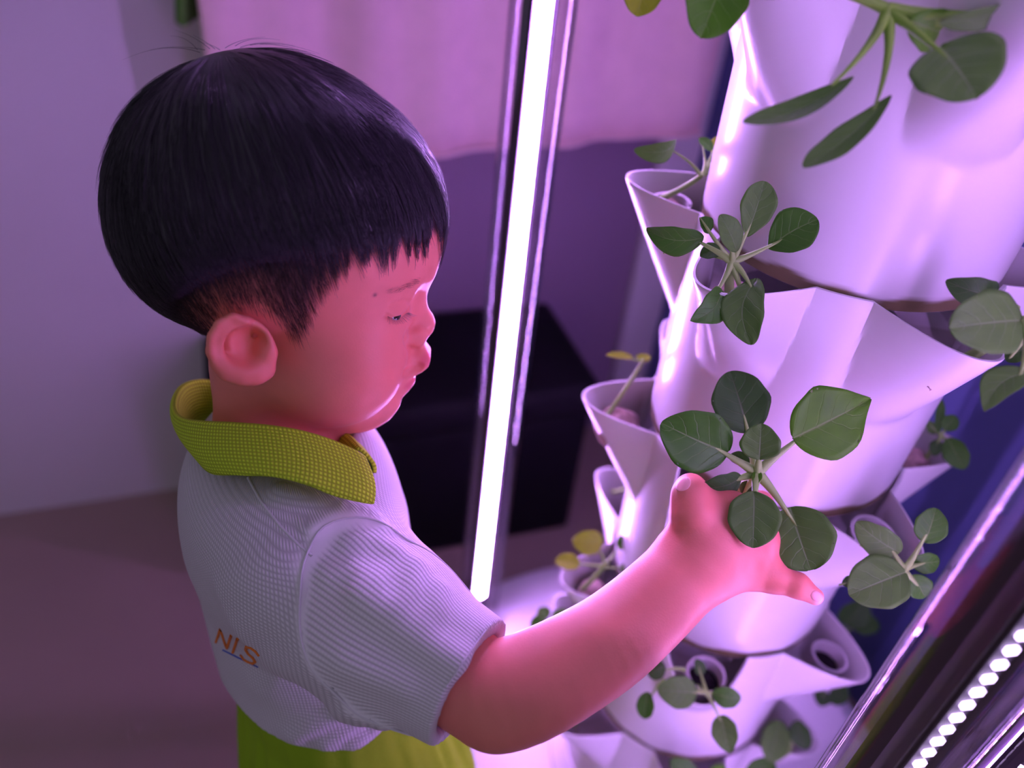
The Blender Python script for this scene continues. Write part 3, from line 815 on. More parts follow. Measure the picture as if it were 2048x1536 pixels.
def sd_head_base(p, ears=True):
    q = (p - HC) @ HM
    qa = q.copy(); qa[:, 1] = np.abs(q[:, 1])
    d = ell(qa, np.array([.0, 0, .010]), (.0795, .0675, .0775))                        # cranium
    d = smin(d, ell(qa, np.array([.040, 0, .000]), (.0510, .0535, .056)), .03)         # forehead
    d = smin(d, ell(qa, np.array([.036, 0, -.055]), (.0395, .0450, .054)), .022)       # middle of the face
    d = smin(d, sph(qa, np.array([.0430, .0275, -.069]), .0300), .020)                 # cheeks
    d = smin(d, ell(qa, np.array([.021, 0, -.078]), (.044, .0470, .0365)), .02)        # jaw
    d = smin(d, sph(qa, np.array([.050, 0, -.1025]), .0150), .016)                     # chin
    if (q[:, 0].max() > .03) and qa[:, 1].min() < .06:
        d = smax(d, -sph(qa, np.array([.0905, .0165, -.0335]), .0090), .012)           # hollow beside the bridge of the nose
        sl = np.full(len(p), .06)
        mk = (q[:, 0] > .0) & (qa[:, 1] < .05) & (np.abs(d) < .05)
        if mk.any():
            w = np.interp(q[mk, 2], _wz, _ww)
            dp = poly2d(q[mk, 0], q[mk, 2], PROFILE)
            sl[mk] = smax(dp, qa[mk, 1] - w, .006)
        d = smin(d, sl, np.interp(q[:, 2], _kz, _kk))
        d = smin(d, ell(qa, np.array([EYE_C[0] - .0105, .0240, EYE_C[2] + .001]), (.0130, .0150, .0115)), .006)
        d = smin(d, ell(qa, np.array([.0795, .0100, -.0575]), (.0085, .0070, .0068)), .004)   # nostril wings
    if ears and np.sqrt(((qa - EAR_C) ** 2).sum(1)).min() < .05:
        e = ell(qa, EAR_C, (.0175, .0050, .0185))
        e = smin(e, chain(qa, EAR_HELIX, [.0028, .0036, .0040, .0042, .0042, .0042, .0042, .0044, .0048, .0050], .002), .0035)
        e = smin(e, chain(qa, EAR_LOBE, [.0048, .0058, .0064, .0060], .003), .005)
        e = smax(e, -ell(qa, EAR_BOWL, (.0098, .0115, .0105)), .0030)
        e = smax(e, -chain(qa, EAR_GROOVE, [.0042] * 5, .003), .0030)
        e = smin(e, ell(qa, EAR_TRAGUS, (.0055, .0055, .0060)), .004)
        e = smin(e, ell(qa, EAR_ANTITRAGUS, (.0045, .0040, .0040)), .004)
        d = smin(d, e, .0035)
    return d
def trace_pts(fn, px, d0=0.30, d1=0.75):
    """first points of the surface fn = 0 along the sight lines through photo pixels"""
    px = np.asarray(px, float)
    rays = np.array([P(a, b, 1.0) - CAMP for a, b in px]); n = np.linalg.norm(rays, axis=1); rays /= n[:, None]
    t = d0 * n
    for _ in range(70):
        dd = fn(CAMP + rays * t[:, None])
        t = np.minimum(t + np.maximum(dd, -0.004) * 0.7, d1 * n)
        if np.abs(dd).max() < 5e-5: break
    return CAMP + rays * t[:, None]
def trace(fn, px, py, d0=0.30, d1=0.75): return trace_pts(fn, [(px, py)], d0, d1)[0]
def line_px(pts, n=24):
    pts = np.array(pts, float); s = np.concatenate([[0], np.cumsum(np.hypot(*np.diff(pts, axis=0).T))])
    tt = np.linspace(0, s[-1], n)
    return np.stack([np.interp(tt, s, pts[:, 0]), np.interp(tt, s, pts[:, 1])], 1)
def trace_line(fn, pts, n=24):
    """surface polyline through photo pixels"""
    return trace_pts(fn, line_px(pts, n))
EYE_SLIT = [(p - HC) @ HM for p in trace_line(sd_head_base, [(772, 632), (784, 637.5), (797, 637), (809, 630), (818, 618)], 9)]
MOUTH_LINE = [(p - HC) @ HM for p in trace_line(sd_head_base, [(838, 734), (824, 738), (807, 748)], 6)]
WING_LINE = [(p - HC) @ HM for p in trace_line(sd_head_base, [(829, 652), (815, 662), (810, 680), (817, 697), (832, 701)], 9)]
LID_LINE = [(p - HC) @ HM for p in trace_line(sd_head_base, [(782, 609), (800, 603), (814, 603), (823, 608)], 6)]
def sd_head(p):
    d = sd_head_base(p)
    q = (p - HC) @ HM
    if (q[:, 0].max() > .03) and np.abs(q[:, 1]).min() < .06:
        qa = q.copy(); qa[:, 1] = np.abs(q[:, 1])
        d = smax(d, -(polydist(qa, EYE_SLIT) - .0013), .0016)
        d = smax(d, -(polydist(qa, MOUTH_LINE) - .0021), .0030)
        d = smax(d, -(polydist(qa, WING_LINE) - .0002), .0045)
        d = smax(d, -(polydist(qa, LID_LINE) - .0001), .0030)
    return d
# ------------------------------------------------------------------ body joints
SHO = P(668, 1152, 0.458)
CUFF = P(940, 1364, 0.420)
ELB = P(1022, 1385, 0.414)
FA1, FA2, WRI = P(1179, 1308, 0.424), P(1281, 1231, 0.436), P(1392, 1124, 0.450)
def rpx(n, d): return n * d / FPX
BF = unit(np.array([0.93, 0.34, 0.0])); BR = np.array([BF[1], -BF[0], 0.0]); BU = np.array([0, 0, 1.0])
T_TOP, T_MID, T_HEM = PZ(572, 930, .80), PZ(614, 1100, .70), PZ(680, 1370, .58)
NECK0, NECK1 = H2W(HL(535, 730)), H2W(HL(562, 905))
SHO_L = T_TOP - BR * 0.100 + np.array([0, 0, -.058])
def torso_axis(z):
    t = np.clip((z - T_HEM[2]) / (T_TOP[2] - T_HEM[2]), -2.5, 1.4)[:, None]
    tm = (T_MID[2] - T_HEM[2]) / (T_TOP[2] - T_HEM[2])
    a = np.where(t < tm, T_HEM[None] + (T_MID - T_HEM)[None] * (t / tm), T_MID[None] + (T_TOP - T_MID)[None] * ((t - tm) / (1 - tm)))
    return a[:, :2]
def sd_torso(p, grow=0.0):
    a = torso_axis(p[:, 2])
    dx = p[:, :2] - a
    f = dx @ BF[:2]; s = dx @ BR[:2]
    hf = np.interp(p[:, 2], [.50, .58, .66, .74, .80, .84], [.076, .074, .073, .069, .057, .045]) + grow
    hs = np.interp(p[:, 2], [.50, .58, .66, .74, .80, .84], [.098, .096, .094, .094, .088, .07]) + grow
    k0 = np.sqrt((f / hf) ** 2 + (s / hs) ** 2); k1 = np.sqrt((f / hf ** 2) ** 2 + (s / hs ** 2) ** 2)
    d = k0 * (k0 - 1) / np.maximum(k1, 1e-3)
    return smax(d, p[:, 2] - (.822 + grow), .05)
KN = dict(i=P(1408, 1022, .452), m=P(1462, 1030, .450), r=P(1512, 1078, .450), l=P(1524, 1142, .450))
def sd_hand(p):
    d = cone(p, WRI, P(1425, 1075, .452), rpx(78, .45), rpx(66, .45))
    for kk, r in (('i', 46), ('m', 47), ('r', 45), ('l', 36)):
        d = smin(d, cone(p, WRI * 0.55 + KN[kk] * 0.45, KN[kk], rpx(56, .45), rpx(r, .45)), .010)
    d = smin(d, chain(p, [P(1398, 1095, .448), P(1386, 1030, .444), P(1382, 992, .447), P(1381, 976, .452)], [rpx(50, .45), rpx(40, .45), rpx(35, .45), rpx(29, .45)]), .005)    # thumb
    d = smin(d, chain(p, [KN['l'], P(1556, 1158, .447), P(1595, 1171, .444), P(1630, 1193, .442)], [rpx(34, .45), rpx(27.5, .45), rpx(24.5, .45), rpx(17, .45)], .003), .007)  # little finger
    d = smin(d, chain(p, [KN['i'], P(1440, 1002, .482), P(1474, 992, .500), P(1496, 998, .508)], [rpx(36, .45), rpx(28, .46), rpx(25, .46), rpx(21, .46)], .003), .006)
    d = smin(d, chain(p, [KN['m'], P(1500, 1012, .480), P(1522, 1006, .498), P(1524, 1018, .508)], [rpx(36, .45), rpx(28, .46), rpx(25, .46), rpx(21, .46)], .003), .006)
    d = smin(d, chain(p, [KN['r'], P(1562, 1062, .478), P(1578, 1058, .494), P(1572, 1070, .503)], [rpx(34, .45), rpx(27, .46), rpx(24, .46), rpx(20, .46)], .003), .006)
    # creases where the little finger joins the hand and bends
    for a, b in (((1528, 1138), (1534, 1186)), ((1588, 1148), (1580, 1192))):
        m = polydist(p, [P(*a, .430), P((a[0] + b[0]) / 2, (a[1] + b[1]) / 2, .427), P(*b, .432)])
        d = smax(d, -(m - .0062), .003) if a[0] < 1560 else d
    return d
HAND_C = P(1470, 1070, .455)
def catmull(pts, n):
    pts = np.array(pts, float); out = []
    for a in np.linspace(0, len(pts) - 1, n):
        i = min(int(a), len(pts) - 2); u = a - i
        p0, p1, p2, p3 = pts[max(i - 1, 0)], pts[i], pts[i + 1], pts[min(i + 2, len(pts) - 1)]
        out.append(.5 * (2 * p1 + (p2 - p0) * u + (2 * p0 - 5 * p1 + 4 * p2 - p3) * u * u + (3 * p1 - p0 - 3 * p2 + p3) * u ** 3))
    return np.array(out)
_arm = catmull([np.append(a, r) for a, r in zip([SHO, CUFF, ELB, FA1, FA2, WRI], [.034, rpx(101, .42), rpx(107, .415), rpx(97, .424), rpx(88, .436), rpx(80, .45)])], 26)
ARM_P, ARM_R = list(_arm[:, :3]), list(_arm[:, 3])
def sd_arm(p):
    
    d = cone(p, ARM_P[0], ARM_P[1], ARM_R[0], ARM_R[1])
    for i in range(1, len(ARM_P) - 1): d = np.minimum(d, cone(p, ARM_P[i], ARM_P[i + 1], ARM_R[i], ARM_R[i + 1]))
    return d
# left arm, hanging behind the body
LEL = SHO_L + np.array([0.015, 0.02, -.155]); LWR = LEL + np.array([.06, -.01, -.125])
def sd_left(p):
    d = chain(p, [SHO_L, LEL, LWR], [.032, .026, .020], .02)
    hd = LWR + np.array([.02, 0, -.045])
    d = smin(d, cone(p, LWR, hd, .019, .020), .01)
    for i in range(4):
        o = np.array([-.018 + .012 * i, 0, 0])
        d = smin(d, chain(p, [hd + o, hd + o + np.array([.008, -.002, -.024]), hd + o + np.array([.008, -.014, -.040])], [.0085, .0075, .0062], .003), .004)
    d = smin(d, chain(p, [hd + np.array([.0, -.012, .02]), hd + np.array([.016, -.026, .0]), hd + np.array([.018, -.030, -.018])], [.010, .0085, .007], .003), .006)
    return d
def near(p, c, r): return np.sqrt(((p - c) ** 2).sum(1)).min() < r
def sd_skin(p):
    """head, neck, right arm and hand"""
    d = np.full(len(p), .09)
    if near(p, HC, .20): d = sd_head(p)
    if near(p, NECK1, .20):
        d = smin(d, chain(p, [NECK0, NECK1, T_TOP - np.array([0, 0, .03])], [.0335, .037, .04], .02), .014)
    if near(p, ELB, .26): d = smin(d, sd_arm(p), .012)
    if near(p, HAND_C, .13): d = smin(d, sd_hand(p), .008)
    return d
def sd_trunk(p):
    """what the clothes cover, the left arm and the legs"""
    d = smax(sd_torso(p, -.007), .47 - p[:, 2], .03)
    if near(p, LEL, .30): d = smin(d, sd_left(p), .012)
    return smin(d, sd_legs(p), .02)
HIPC = np.array([*torso_axis(np.array([.50]))[0], .47])
def sd_legs(p):
    d = np.full(len(p), .09)
    for sgn in (-1, 1):
        h = HIPC + BR * .045 * sgn
        k = h - BF * .075 + np.array([0, 0, -.215]) + BR * .008 * sgn
        a = np.array([k[0], k[1], .062]) - BF * .185
        t = a + BF * .085 + np.array([0, 0, -.036])
        d = smin(d, chain(p, [h, k, a + np.array([-.006, 0, .10]), a], [.052, .037, .034, .024], .02), .015)
        d = smin(d, chain(p, [a + np.array([0, 0, -.03]) - BF * .012, a + BF * .05 + np.array([0, 0, -.034]), t], [.026, .024, .019], .01), .012)
    return d
H_SKIN = 0.0011
import time
_t0 = time.time()
def relax(v, q, it=2, lam=0.5, mu=-0.52):
    e = np.concatenate([q[:, [i, (i + 1) % 4]] for i in range(4)])
    deg = np.bincount(e.ravel(), minlength=len(v))[:, None]
    for _ in range(it):
        for f in (lam, mu):
            acc = np.stack([np.bincount(e[:, 0], v[e[:, 1], k], len(v)) + np.bincount(e[:, 1], v[e[:, 0], k], len(v)) for k in range(3)], 1)
            v = v + f * (acc / np.maximum(deg, 1) - v)
    return v
_bv, _bq = surface_nets(sd_skin, (-.30, .17, .69), (.24, .56, 1.06), H_SKIN)
_bv = relax(_bv, _bq, 3)
_tv, _tq = surface_nets(sd_trunk, (-.42, .20, -.01), (.10, .66, .86), 0.004)
_tv[:, 2] = np.maximum(_tv[:, 2], 0.0005)
# ------------------------------------------------------------------ the boy: skin mesh with its tints
mat('skin', (0.82, 0.245, 0.195), 0.46, spec=0.4, noise=(45, 0.05), bump=(900, 0.08), sss=0.10,
    attr=[('lip', (0.76, 0.16, 0.17)), ('flush', (0.80, 0.20, 0.13)), ('stubble', (0.105, 0.055, 0.075)), ('nail', (0.90, 0.52, 0.48)), ('mole', (0.10, 0.03, 0.03))])
mat('hair_black', (0.016, 0.009, 0.021), 0.34, spec=0.75)
mat('hair_fine', (0.045, 0.022, 0.028), 0.5, spec=0.3)
mat('brow_hair', (0.16, 0.06, 0.05), 0.6, spec=0.2)
mat('eye_white', (0.62, 0.58, 0.60), 0.15)
mat('iris', (0.03, 0.015, 0.01), 0.1)
CO = np.concatenate([_bv, _tv])
me = fast_mesh('person', CO, np.concatenate([_bq, _tq + len(_bv)]))
person = link('person', me, 'skin')
tag(person, 'small boy in profile, white polo shirt with green collar, reaching for a plant', 'person')
QL = (CO - HC) @ HM
inhead = np.sqrt((QL ** 2).sum(1)) < .15
def gauss(d, s): return np.exp(-(d / s) ** 2)
# hairline on the head, as the bearing round the head and height
HO = np.array([.004, 0, .010])
def az_of(q): return np.degrees(np.arctan2(np.abs(q[..., 1] - HO[1]), q[..., 0] - HO[0]))
def edge_table(pts):
    a = []
    for (px, py, y) in pts:
        q = HL(px, py, y); a.append((float(az_of(q)), float(q[2])))
    a.sort(); a = np.array(a)
    return a[:, 0], a[:, 1]
LONG_AZ, LONG_Z = edge_table([(884, 456, 0.0), (862, 476, .026), (830, 486, .036), (795, 492, .043), (755, 494, .048), (715, 500, .053), (670, 508, .057), (610, 512, .062), (540, 520, .066),
                              (470, 536, .066), (400, 566, .063), (345, 606, .054), (320, 640, .036), (330, 665, .015), (335, 672, 0.0)])
FADE_AZ, FADE_Z = edge_table([(884, 456, 0.0), (862, 476, .026), (795, 492, .043), (740, 502, .050), (695, 520, .055), (660, 556, .058), (632, 610, .0575), (616, 660, .0575), (606, 694, .058), (580, 690, .060),
                              (560, 664, .062), (538, 640, .063), (500, 628, .066), (455, 626, .066), (420, 640, .063), (400, 676, .055), (402, 712, .034), (405, 722, 0.0)])
def z_long(az): return np.interp(az, LONG_AZ, LONG_Z)
def z_fade(az): return np.interp(az, FADE_AZ, FADE_Z)
azv = az_of(QL); zf = z_fade(azv); zl = z_long(azv)
lipq = np.full(len(CO), 1.0); fl = np.zeros(len(CO)); st = np.zeros(len(CO)); nail = np.zeros(len(CO)); mole = np.zeros(len(CO))
qa = QL.copy(); qa[:, 1] = np.abs(qa[:, 1])
lip = np.zeros(len(CO))
for c, r in ((HL(852, 714, .004), (.0060, .0105, .0048)), (HL(822, 756, .006), (.0075, .0100, .0055))):
    k = np.sqrt((((qa - c) / np.array(r)) ** 2).sum(1)); lip = np.maximum(lip, np.clip((1.25 - k) / .35, 0, 1))
lip *= inhead
fl = np.maximum(fl, .75 * gauss(np.sqrt(((qa - EAR_C) ** 2).sum(1)), .024) * (np.abs(QL[:, 1]) > .058))
fl = np.maximum(fl, .55 * gauss(np.sqrt(((qa - HL(828, 684, .012)) ** 2).sum(1)), .008))
fl = np.maximum(fl, .25 * gauss(np.sqrt(((qa - HL(745, 720, .045)) ** 2).sum(1)), .028)) * inhead
earm = np.sqrt(((qa - EAR_C) ** 2).sum(1)) < .027
st = np.clip((QL[:, 2] - zf) / .030, 0, 1) * .85 * inhead * (~((qa[:, 1] > .0615) & earm))
st = np.maximum(st, np.clip((QL[:, 2] - zl) / .006, 0, 1) * inhead * ~earm)
mole = gauss(np.sqrt(((CO - trace(sd_head_base, 750, 590)) ** 2).sum(1)), .0011) * .9
for (px, py, s) in ((1640, 1197, .0036), (1362, 962, .0052)):
    try: nail = np.maximum(nail, .8 * np.clip(1.6 * gauss(np.sqrt(((CO - trace(sd_skin, px - 4, py + 4)) ** 2).sum(1)), s), 0, 1))
    except Exception: pass
for nm, arr in (('lip', lip), ('flush', fl), ('stubble', st), ('nail', nail), ('mole', mole)): fattr(me, nm, arr)

# nails of the thumb and the little finger
mat('nail', (0.88, 0.42, 0.40), 0.25, spec=0.6)
def fingernail(px, py, ax_px, sx, sy):
    c = trace(sd_skin, px, py, .36, .6)
    n = unit([float(sd_skin((c + np.eye(3)[k] * .0006)[None])[0] - sd_skin((c - np.eye(3)[k] * .0006)[None])[0]) for k in range(3)])
    t = P(px + ax_px[0], py + ax_px[1], .45) - P(px, py, .45); t = unit(t - n * (t @ n)); s = np.cross(n, t)
    bm = bmesh.new(); bmesh.ops.create_uvsphere(bm, u_segments=16, v_segments=10, radius=1.0)
    for v in bm.verts:
        x, y, z = v.co
        f = 1 - .0 * x
        v.co = Vector(c + t * x * sx + s * y * sy + n * (z * .0006 - .35 * sy * y * y * .5))
    m_ = bpy.data.meshes.new('fingernail'); bm.to_mesh(m_); bm.free(); link('fingernail', m_, 'nail', person)
fingernail(1366, 968, (2, -20), .0050, .0042)
fingernail(1633, 1192, (18, 10), .0034, .0028)
# eyeball behind the narrow opening of the lids
bm = bmesh.new(); bmesh.ops.create_uvsphere(bm, u_segments=32, v_segments=20, radius=.0105)
eme = bpy.data.meshes.new('eyeball'); bm.to_mesh(eme); bm.free()
slit_mid = H2W(EYE_SLIT[4]); gaze = unit(H2W(EYE_SLIT[5]) - HC + np.array([0, 0, -.02]))
n_face = unit(E1 * .80 + E2 * .60)
ec = slit_mid - n_face * .0112
eme.transform(Matrix.Translation(Vector(ec)))
eme.materials.append(MATS['eye_white']); eme.materials.append(MATS['iris'])
ir = slit_mid + (P(800, 634, 1.0) - P(797, 637, 1.0)) * .3
for pl in eme.polygons:
    if (np.array(pl.center) - ir) @ (np.array(pl.center) - ir) < .0030 ** 2: pl.material_index = 1
link('eyeball', eme, None, person)

# ------------------------------------------------------------------ strands
def strands_mesh(name, paths, rad, taper=0.25):
    """paths: (n, m, 3); thin three-sided strands that narrow to the tip"""
    n, m, _ = paths.shape
    t = np.gradient(paths, axis=1); t /= np.linalg.norm(t, axis=2, keepdims=True) + 1e-12
    ref = np.array([0.31, 0.52, 0.79])
    x = np.cross(t, ref); x /= np.linalg.norm(x, axis=2, keepdims=True) + 1e-12
    y = np.cross(t, x)
    r = (np.linspace(1, taper, m)[None, :, None]) * (rad if np.isscalar(rad) else rad[:, None, None])
    ring = [paths + r * (math.cos(a) * x + math.sin(a) * y) for a in (0, 2.094, 4.189)]
    V = np.stack(ring, 2).reshape(-1, 3)
    base = (np.arange(n)[:, None, None] * m + np.arange(m - 1)[None, :, None]) * 3
    k = np.arange(3)[None, None, :]
    k2 = (k + 1) % 3
    Q = np.stack([base + k, base + k2, base + 3 + k2, base + 3 + k], -1).reshape(-1, 4)
    return fast_mesh(name, V, Q)
# radius of the bare head in every direction
N_AZ, N_EL = 121, 81
_azg = np.linspace(-180, 180, N_AZ); _elg = np.linspace(-75, 90, N_EL)
AZ, EL = np.meshgrid(np.radians(_azg), np.radians(_elg), indexing='ij')
DIRS = np.stack([np.cos(EL) * np.cos(AZ), np.cos(EL) * np.sin(AZ), np.sin(EL)], -1).reshape(-1, 3)
lo_ = np.full(len(DIRS), .03); hi_ = np.full(len(DIRS), .16)
for _ in range(13):
    md_ = (lo_ + hi_) / 2
    dd = sd_head_base(HC + (HO + DIRS * md_[:, None]) @ HM.T, False)
    lo_ = np.where(dd < 0, md_, lo_); hi_ = np.where(dd < 0, hi_, md_)
RS = ((lo_ + hi_) / 2).reshape(N_AZ, N_EL)
def r_head(d):
    az = np.degrees(np.arctan2(d[..., 1], d[..., 0])); el = np.degrees(np.arcsin(np.clip(d[..., 2], -1, 1)))
    fa = np.clip((az + 180) / 360 * (N_AZ - 1), 0, N_AZ - 1.001); fe = np.clip((el + 75) / 165 * (N_EL - 1), 0, N_EL - 1.001)
    i = fa.astype(int); j = fe.astype(int); u = fa - i; v = fe - j
    return RS[i, j] * (1 - u) * (1 - v) + RS[i + 1, j] * u * (1 - v) + RS[i, j + 1] * (1 - u) * v + RS[i + 1, j + 1] * u * v
def thick(q, d):
    """depth of the long hair over the scalp"""
    z = q[..., 2]; az = az_of(q)
    el = np.degrees(np.arcsin(np.clip(d[..., 2], -1, 1)))
    full = np.interp(az, [0, 40, 80, 120, 180], [.0035, .0050, .0075, .0078, .0070])
    full = full + (.0085 - full) * np.clip((el - 25) / 50, 0, 1)
    edge = np.clip((z - z_long(az)) / .030, 0, 1)
    return full * np.sqrt(edge)
def hair_point(d, lift):
    """point over the head in direction d, lifted by a share of the hair depth plus a constant"""
    r = r_head(d); q = HO + d * r[..., None]
    return HO + d * (r + thick(q, d) * lift[0] + lift[1])[..., None]
# the body of the hair
capd = DIRS.reshape(N_AZ, N_EL, 3)
capq = HO + capd * RS[..., None]
tk = thick(capq, capd)
cap = HO + capd * (RS + tk * .86 - .0006)[..., None]
ok = (tk > .0004) & (capq[..., 2] > z_long(az_of(capq)) + np.interp(az_of(capq), [0, 60, 80], [.012, .010, .002]))
F = [f for f in grid_faces(N_AZ, N_EL) if all(ok.reshape(-1)[i] for i in f)]
hme = mesh('hair', (HC + cap.reshape(-1, 3) @ HM.T), F)
rng = np.random.RandomState(5)
CROWN = unit(HL(425, 120, .0) - HO + np.array([0, 0, .02]))
def arcs(root, length, m, jit, lift0, lift1):
    """paths leaving the crown along the head from unit directions root; length in radians"""
    tang = root * (root @ CROWN)[:, None] - CROWN
    tang /= np.linalg.norm(tang, axis=1)[:, None] + 1e-9
    tang = tang + rng.normal(0, jit, tang.shape) ; tang -= root * (tang * root).sum(1)[:, None]
    tang /= np.linalg.norm(tang, axis=1)[:, None] + 1e-9
    s = np.linspace(0, 1, m)[None, :] * length[:, None]
    d = root[:, None] * np.cos(s)[..., None] + tang[:, None] * np.sin(s)[..., None]
    return d
def pick(n):
    d = rng.normal(size=(n, 3)); return d / np.linalg.norm(d, axis=1)[:, None]
d0 = pick(30000); q0 = HO + d0 * r_head(d0)[:, None]
ov = q0[:, 2] - z_long(az_of(q0))
d0 = d0[ov > .004][:11500]; n0 = len(d0)
length = rng.uniform(.35, .75, n0)
dd = arcs(d0, length, 9, .07, 0, 0)
qq = HO + dd * r_head(dd)[..., None]
# stop each strand a little past the cut edge: long pointed locks in the fringe, blunt at the sides
az_s = az_of(qq); under = z_long(az_s) - qq[..., 2]
_ce = np.floor(np.degrees(np.arctan2(dd[:, -1, 1], dd[:, -1, 0])) / 5.6)
lock = np.mod(np.sin(_ce * 12.9898) * 43758.5453, 1.0)
allow = np.where(az_s[:, -1] < 66, .003 + .021 * lock * rng.uniform(.35, 1, n0), .002 + .008 * rng.uniform(0, 1, n0) ** 2)
bad = under > allow[:, None]
first = np.where(bad.any(1), bad.argmax(1), 9)
keep = first >= 3
frac = np.clip((first - 1) / 8.0, .15, 1)[keep]
dd = arcs(d0[keep], length[keep] * frac, 9, .05, 0, 0)
# gather the fringe into pointed locks
sgn_az = np.degrees(np.arctan2(dd[..., 1], dd[..., 0]))
cellw = 5.6
cell = np.floor(sgn_az[:, -1] / cellw + .35 * np.sin(sgn_az[:, -1] * .21))
target = (cell + .5) * cellw + 1.6 * np.sin(cell * 2.3)
front = np.clip((72 - np.abs(sgn_az[:, -1])) / 14, 0, 1) * rng.uniform(.35, .95, len(dd))
shift = np.radians((target - sgn_az[:, -1]) * front)[:, None] * np.linspace(0, 1, 9)[None] ** 1.8
cs_, sn_ = np.cos(shift), np.sin(shift)
dd = np.stack([dd[..., 0] * cs_ - dd[..., 1] * sn_, dd[..., 0] * sn_ + dd[..., 1] * cs_, dd[..., 2]], -1)
rise = np.linspace(.55, 1.0, 9)[None] * rng.uniform(.9, 1.10, keep.sum())[:, None]
paths = hair_point(dd, (rise, .0003 + .0010 * rng.uniform(0, 1, keep.sum())[:, None] * np.ones((1, 9))))
W = HC + paths @ HM.T
me1 = strands_mesh('hair_long', W, rng.uniform(.00014, .00024, len(W)))
# cropped hair of the fade
d1 = pick(60000); q1 = HO + d1 * r_head(d1)[:, None]
z1_, a1_ = q1[:, 2], az_of(q1)
h1 = (z1_ - z_fade(a1_)) / .014
sel = (z1_ > z_fade(a1_) + .0005) & (z1_ < z_long(a1_) + .010) & (rng.uniform(size=len(z1_)) < np.clip(.30 + h1, 0, 1))
d1 = d1[sel][:9000]; n1 = len(d1); h1 = np.clip(h1[sel][:9000], .25, 1.6)
down = arcs(d1, (.045 + .05 * h1) * rng.uniform(.7, 1.3, n1), 4, .12, 0, 0)
lift = np.linspace(0.0002, .0016, 4)[None] * rng.uniform(.6, 1.4, n1)[:, None]
pth = HO + down * (r_head(down) + lift)[..., None]
me2 = strands_mesh('hair_fade', HC + pth @ HM.T, rng.uniform(.00006, .00010, n1))
# loose hairs standing off the crown
fly = []
for (x0, y0, x1, y1, x2, y2, dy) in ((400, 105, 330, 80, 245, 120, 0), (410, 100, 350, 88, 300, 100, .01), (395, 100, 372, 70, 340, 72, .005), (420, 98, 390, 72, 350, 60, 0), (430, 98, 405, 78, 385, 70, .01),
                                     (470, 92, 500, 70, 560, 80, 0), (480, 95, 530, 76, 590, 92, .01), (500, 90, 560, 78, 640, 108, 0), (520, 88, 590, 85, 690, 140, .005), (215, 320, 205, 350, 206, 372, 0), (220, 300, 204, 330, 212, 368, .01),
                                     (240, 236, 222, 262, 215, 300, 0), (880, 400, 889, 430, 884, 470, 0), (870, 380, 888, 430, 878, 480, .01), (450, 96, 480, 76, 530, 74, -.005), (440, 100, 420, 86, 395, 84, .012)):
    a, b, c = H2W(HL(x0, y0, dy)), H2W(HL(x1, y1, dy)), H2W(HL(x2, y2, dy))
    fly.append(bez(a, b, c, 9))
me3 = strands_mesh('hair_loose', np.array(fly), .00014)
# one hair part made of its body and strands
bm = bmesh.new()
for m_ in (hme, me1, me3): bm.from_mesh(m_)
bm.to_mesh(hme); bm.free()
hair = tag(link('hair', hme, 'hair_black', person), 'short black hair with a blunt fringe', kind='stuff')
fade = tag(link('cropped_hair', me2, 'hair_fine', person), 'closely cropped hair around the ear', kind='stuff')
# eyebrow and lashes
def face_hair(name, roots, m, rad):
    pa = []
    A_ = trace_pts(sd_head_base, [(r[0], r[1]) for r in roots]); B_ = trace_pts(sd_head_base, [(r[0] + r[2], r[1] + r[3]) for r in roots])
    for (a, b, out) in zip(A_, B_, [r[4] for r in roots]):
        n = unit(E1 * .6 + E2 * .8)
        pa.append(bez(a, (a + b) / 2 + n * out * .7, b + n * out, 5))
    me = strands_mesh(name, np.array(pa), rad)
    return tag(link(name, me, m, person), kind='stuff')
rr = random.Random(3)
face_hair('eyebrow', [(778 + 62 * t + rr.uniform(-3, 3), 580 - 20 * t + 5 * math.sin(t * 3) + rr.uniform(-6, 6), -9 + rr.uniform(-3, 3), -1 + 5 * (1 - t) + rr.uniform(-2, 2), .0006) for t in [rr.random() ** .8 for _ in range(110)]], 'brow_hair', .00005)
face_hair('eyelashes', [(776 + 41 * t, 632 + 6.5 * math.sin(math.pi * min(1, t * 1.15)) * (1 - t * .3) - 12 * max(0, t - .55) * 1.2, -6 + 18 * t + rr.uniform(-1, 1), 11 - 6 * t + rr.uniform(-2, 2), .0026) for t in np.linspace(0, 1, 26)], 'hair_black', .00013)
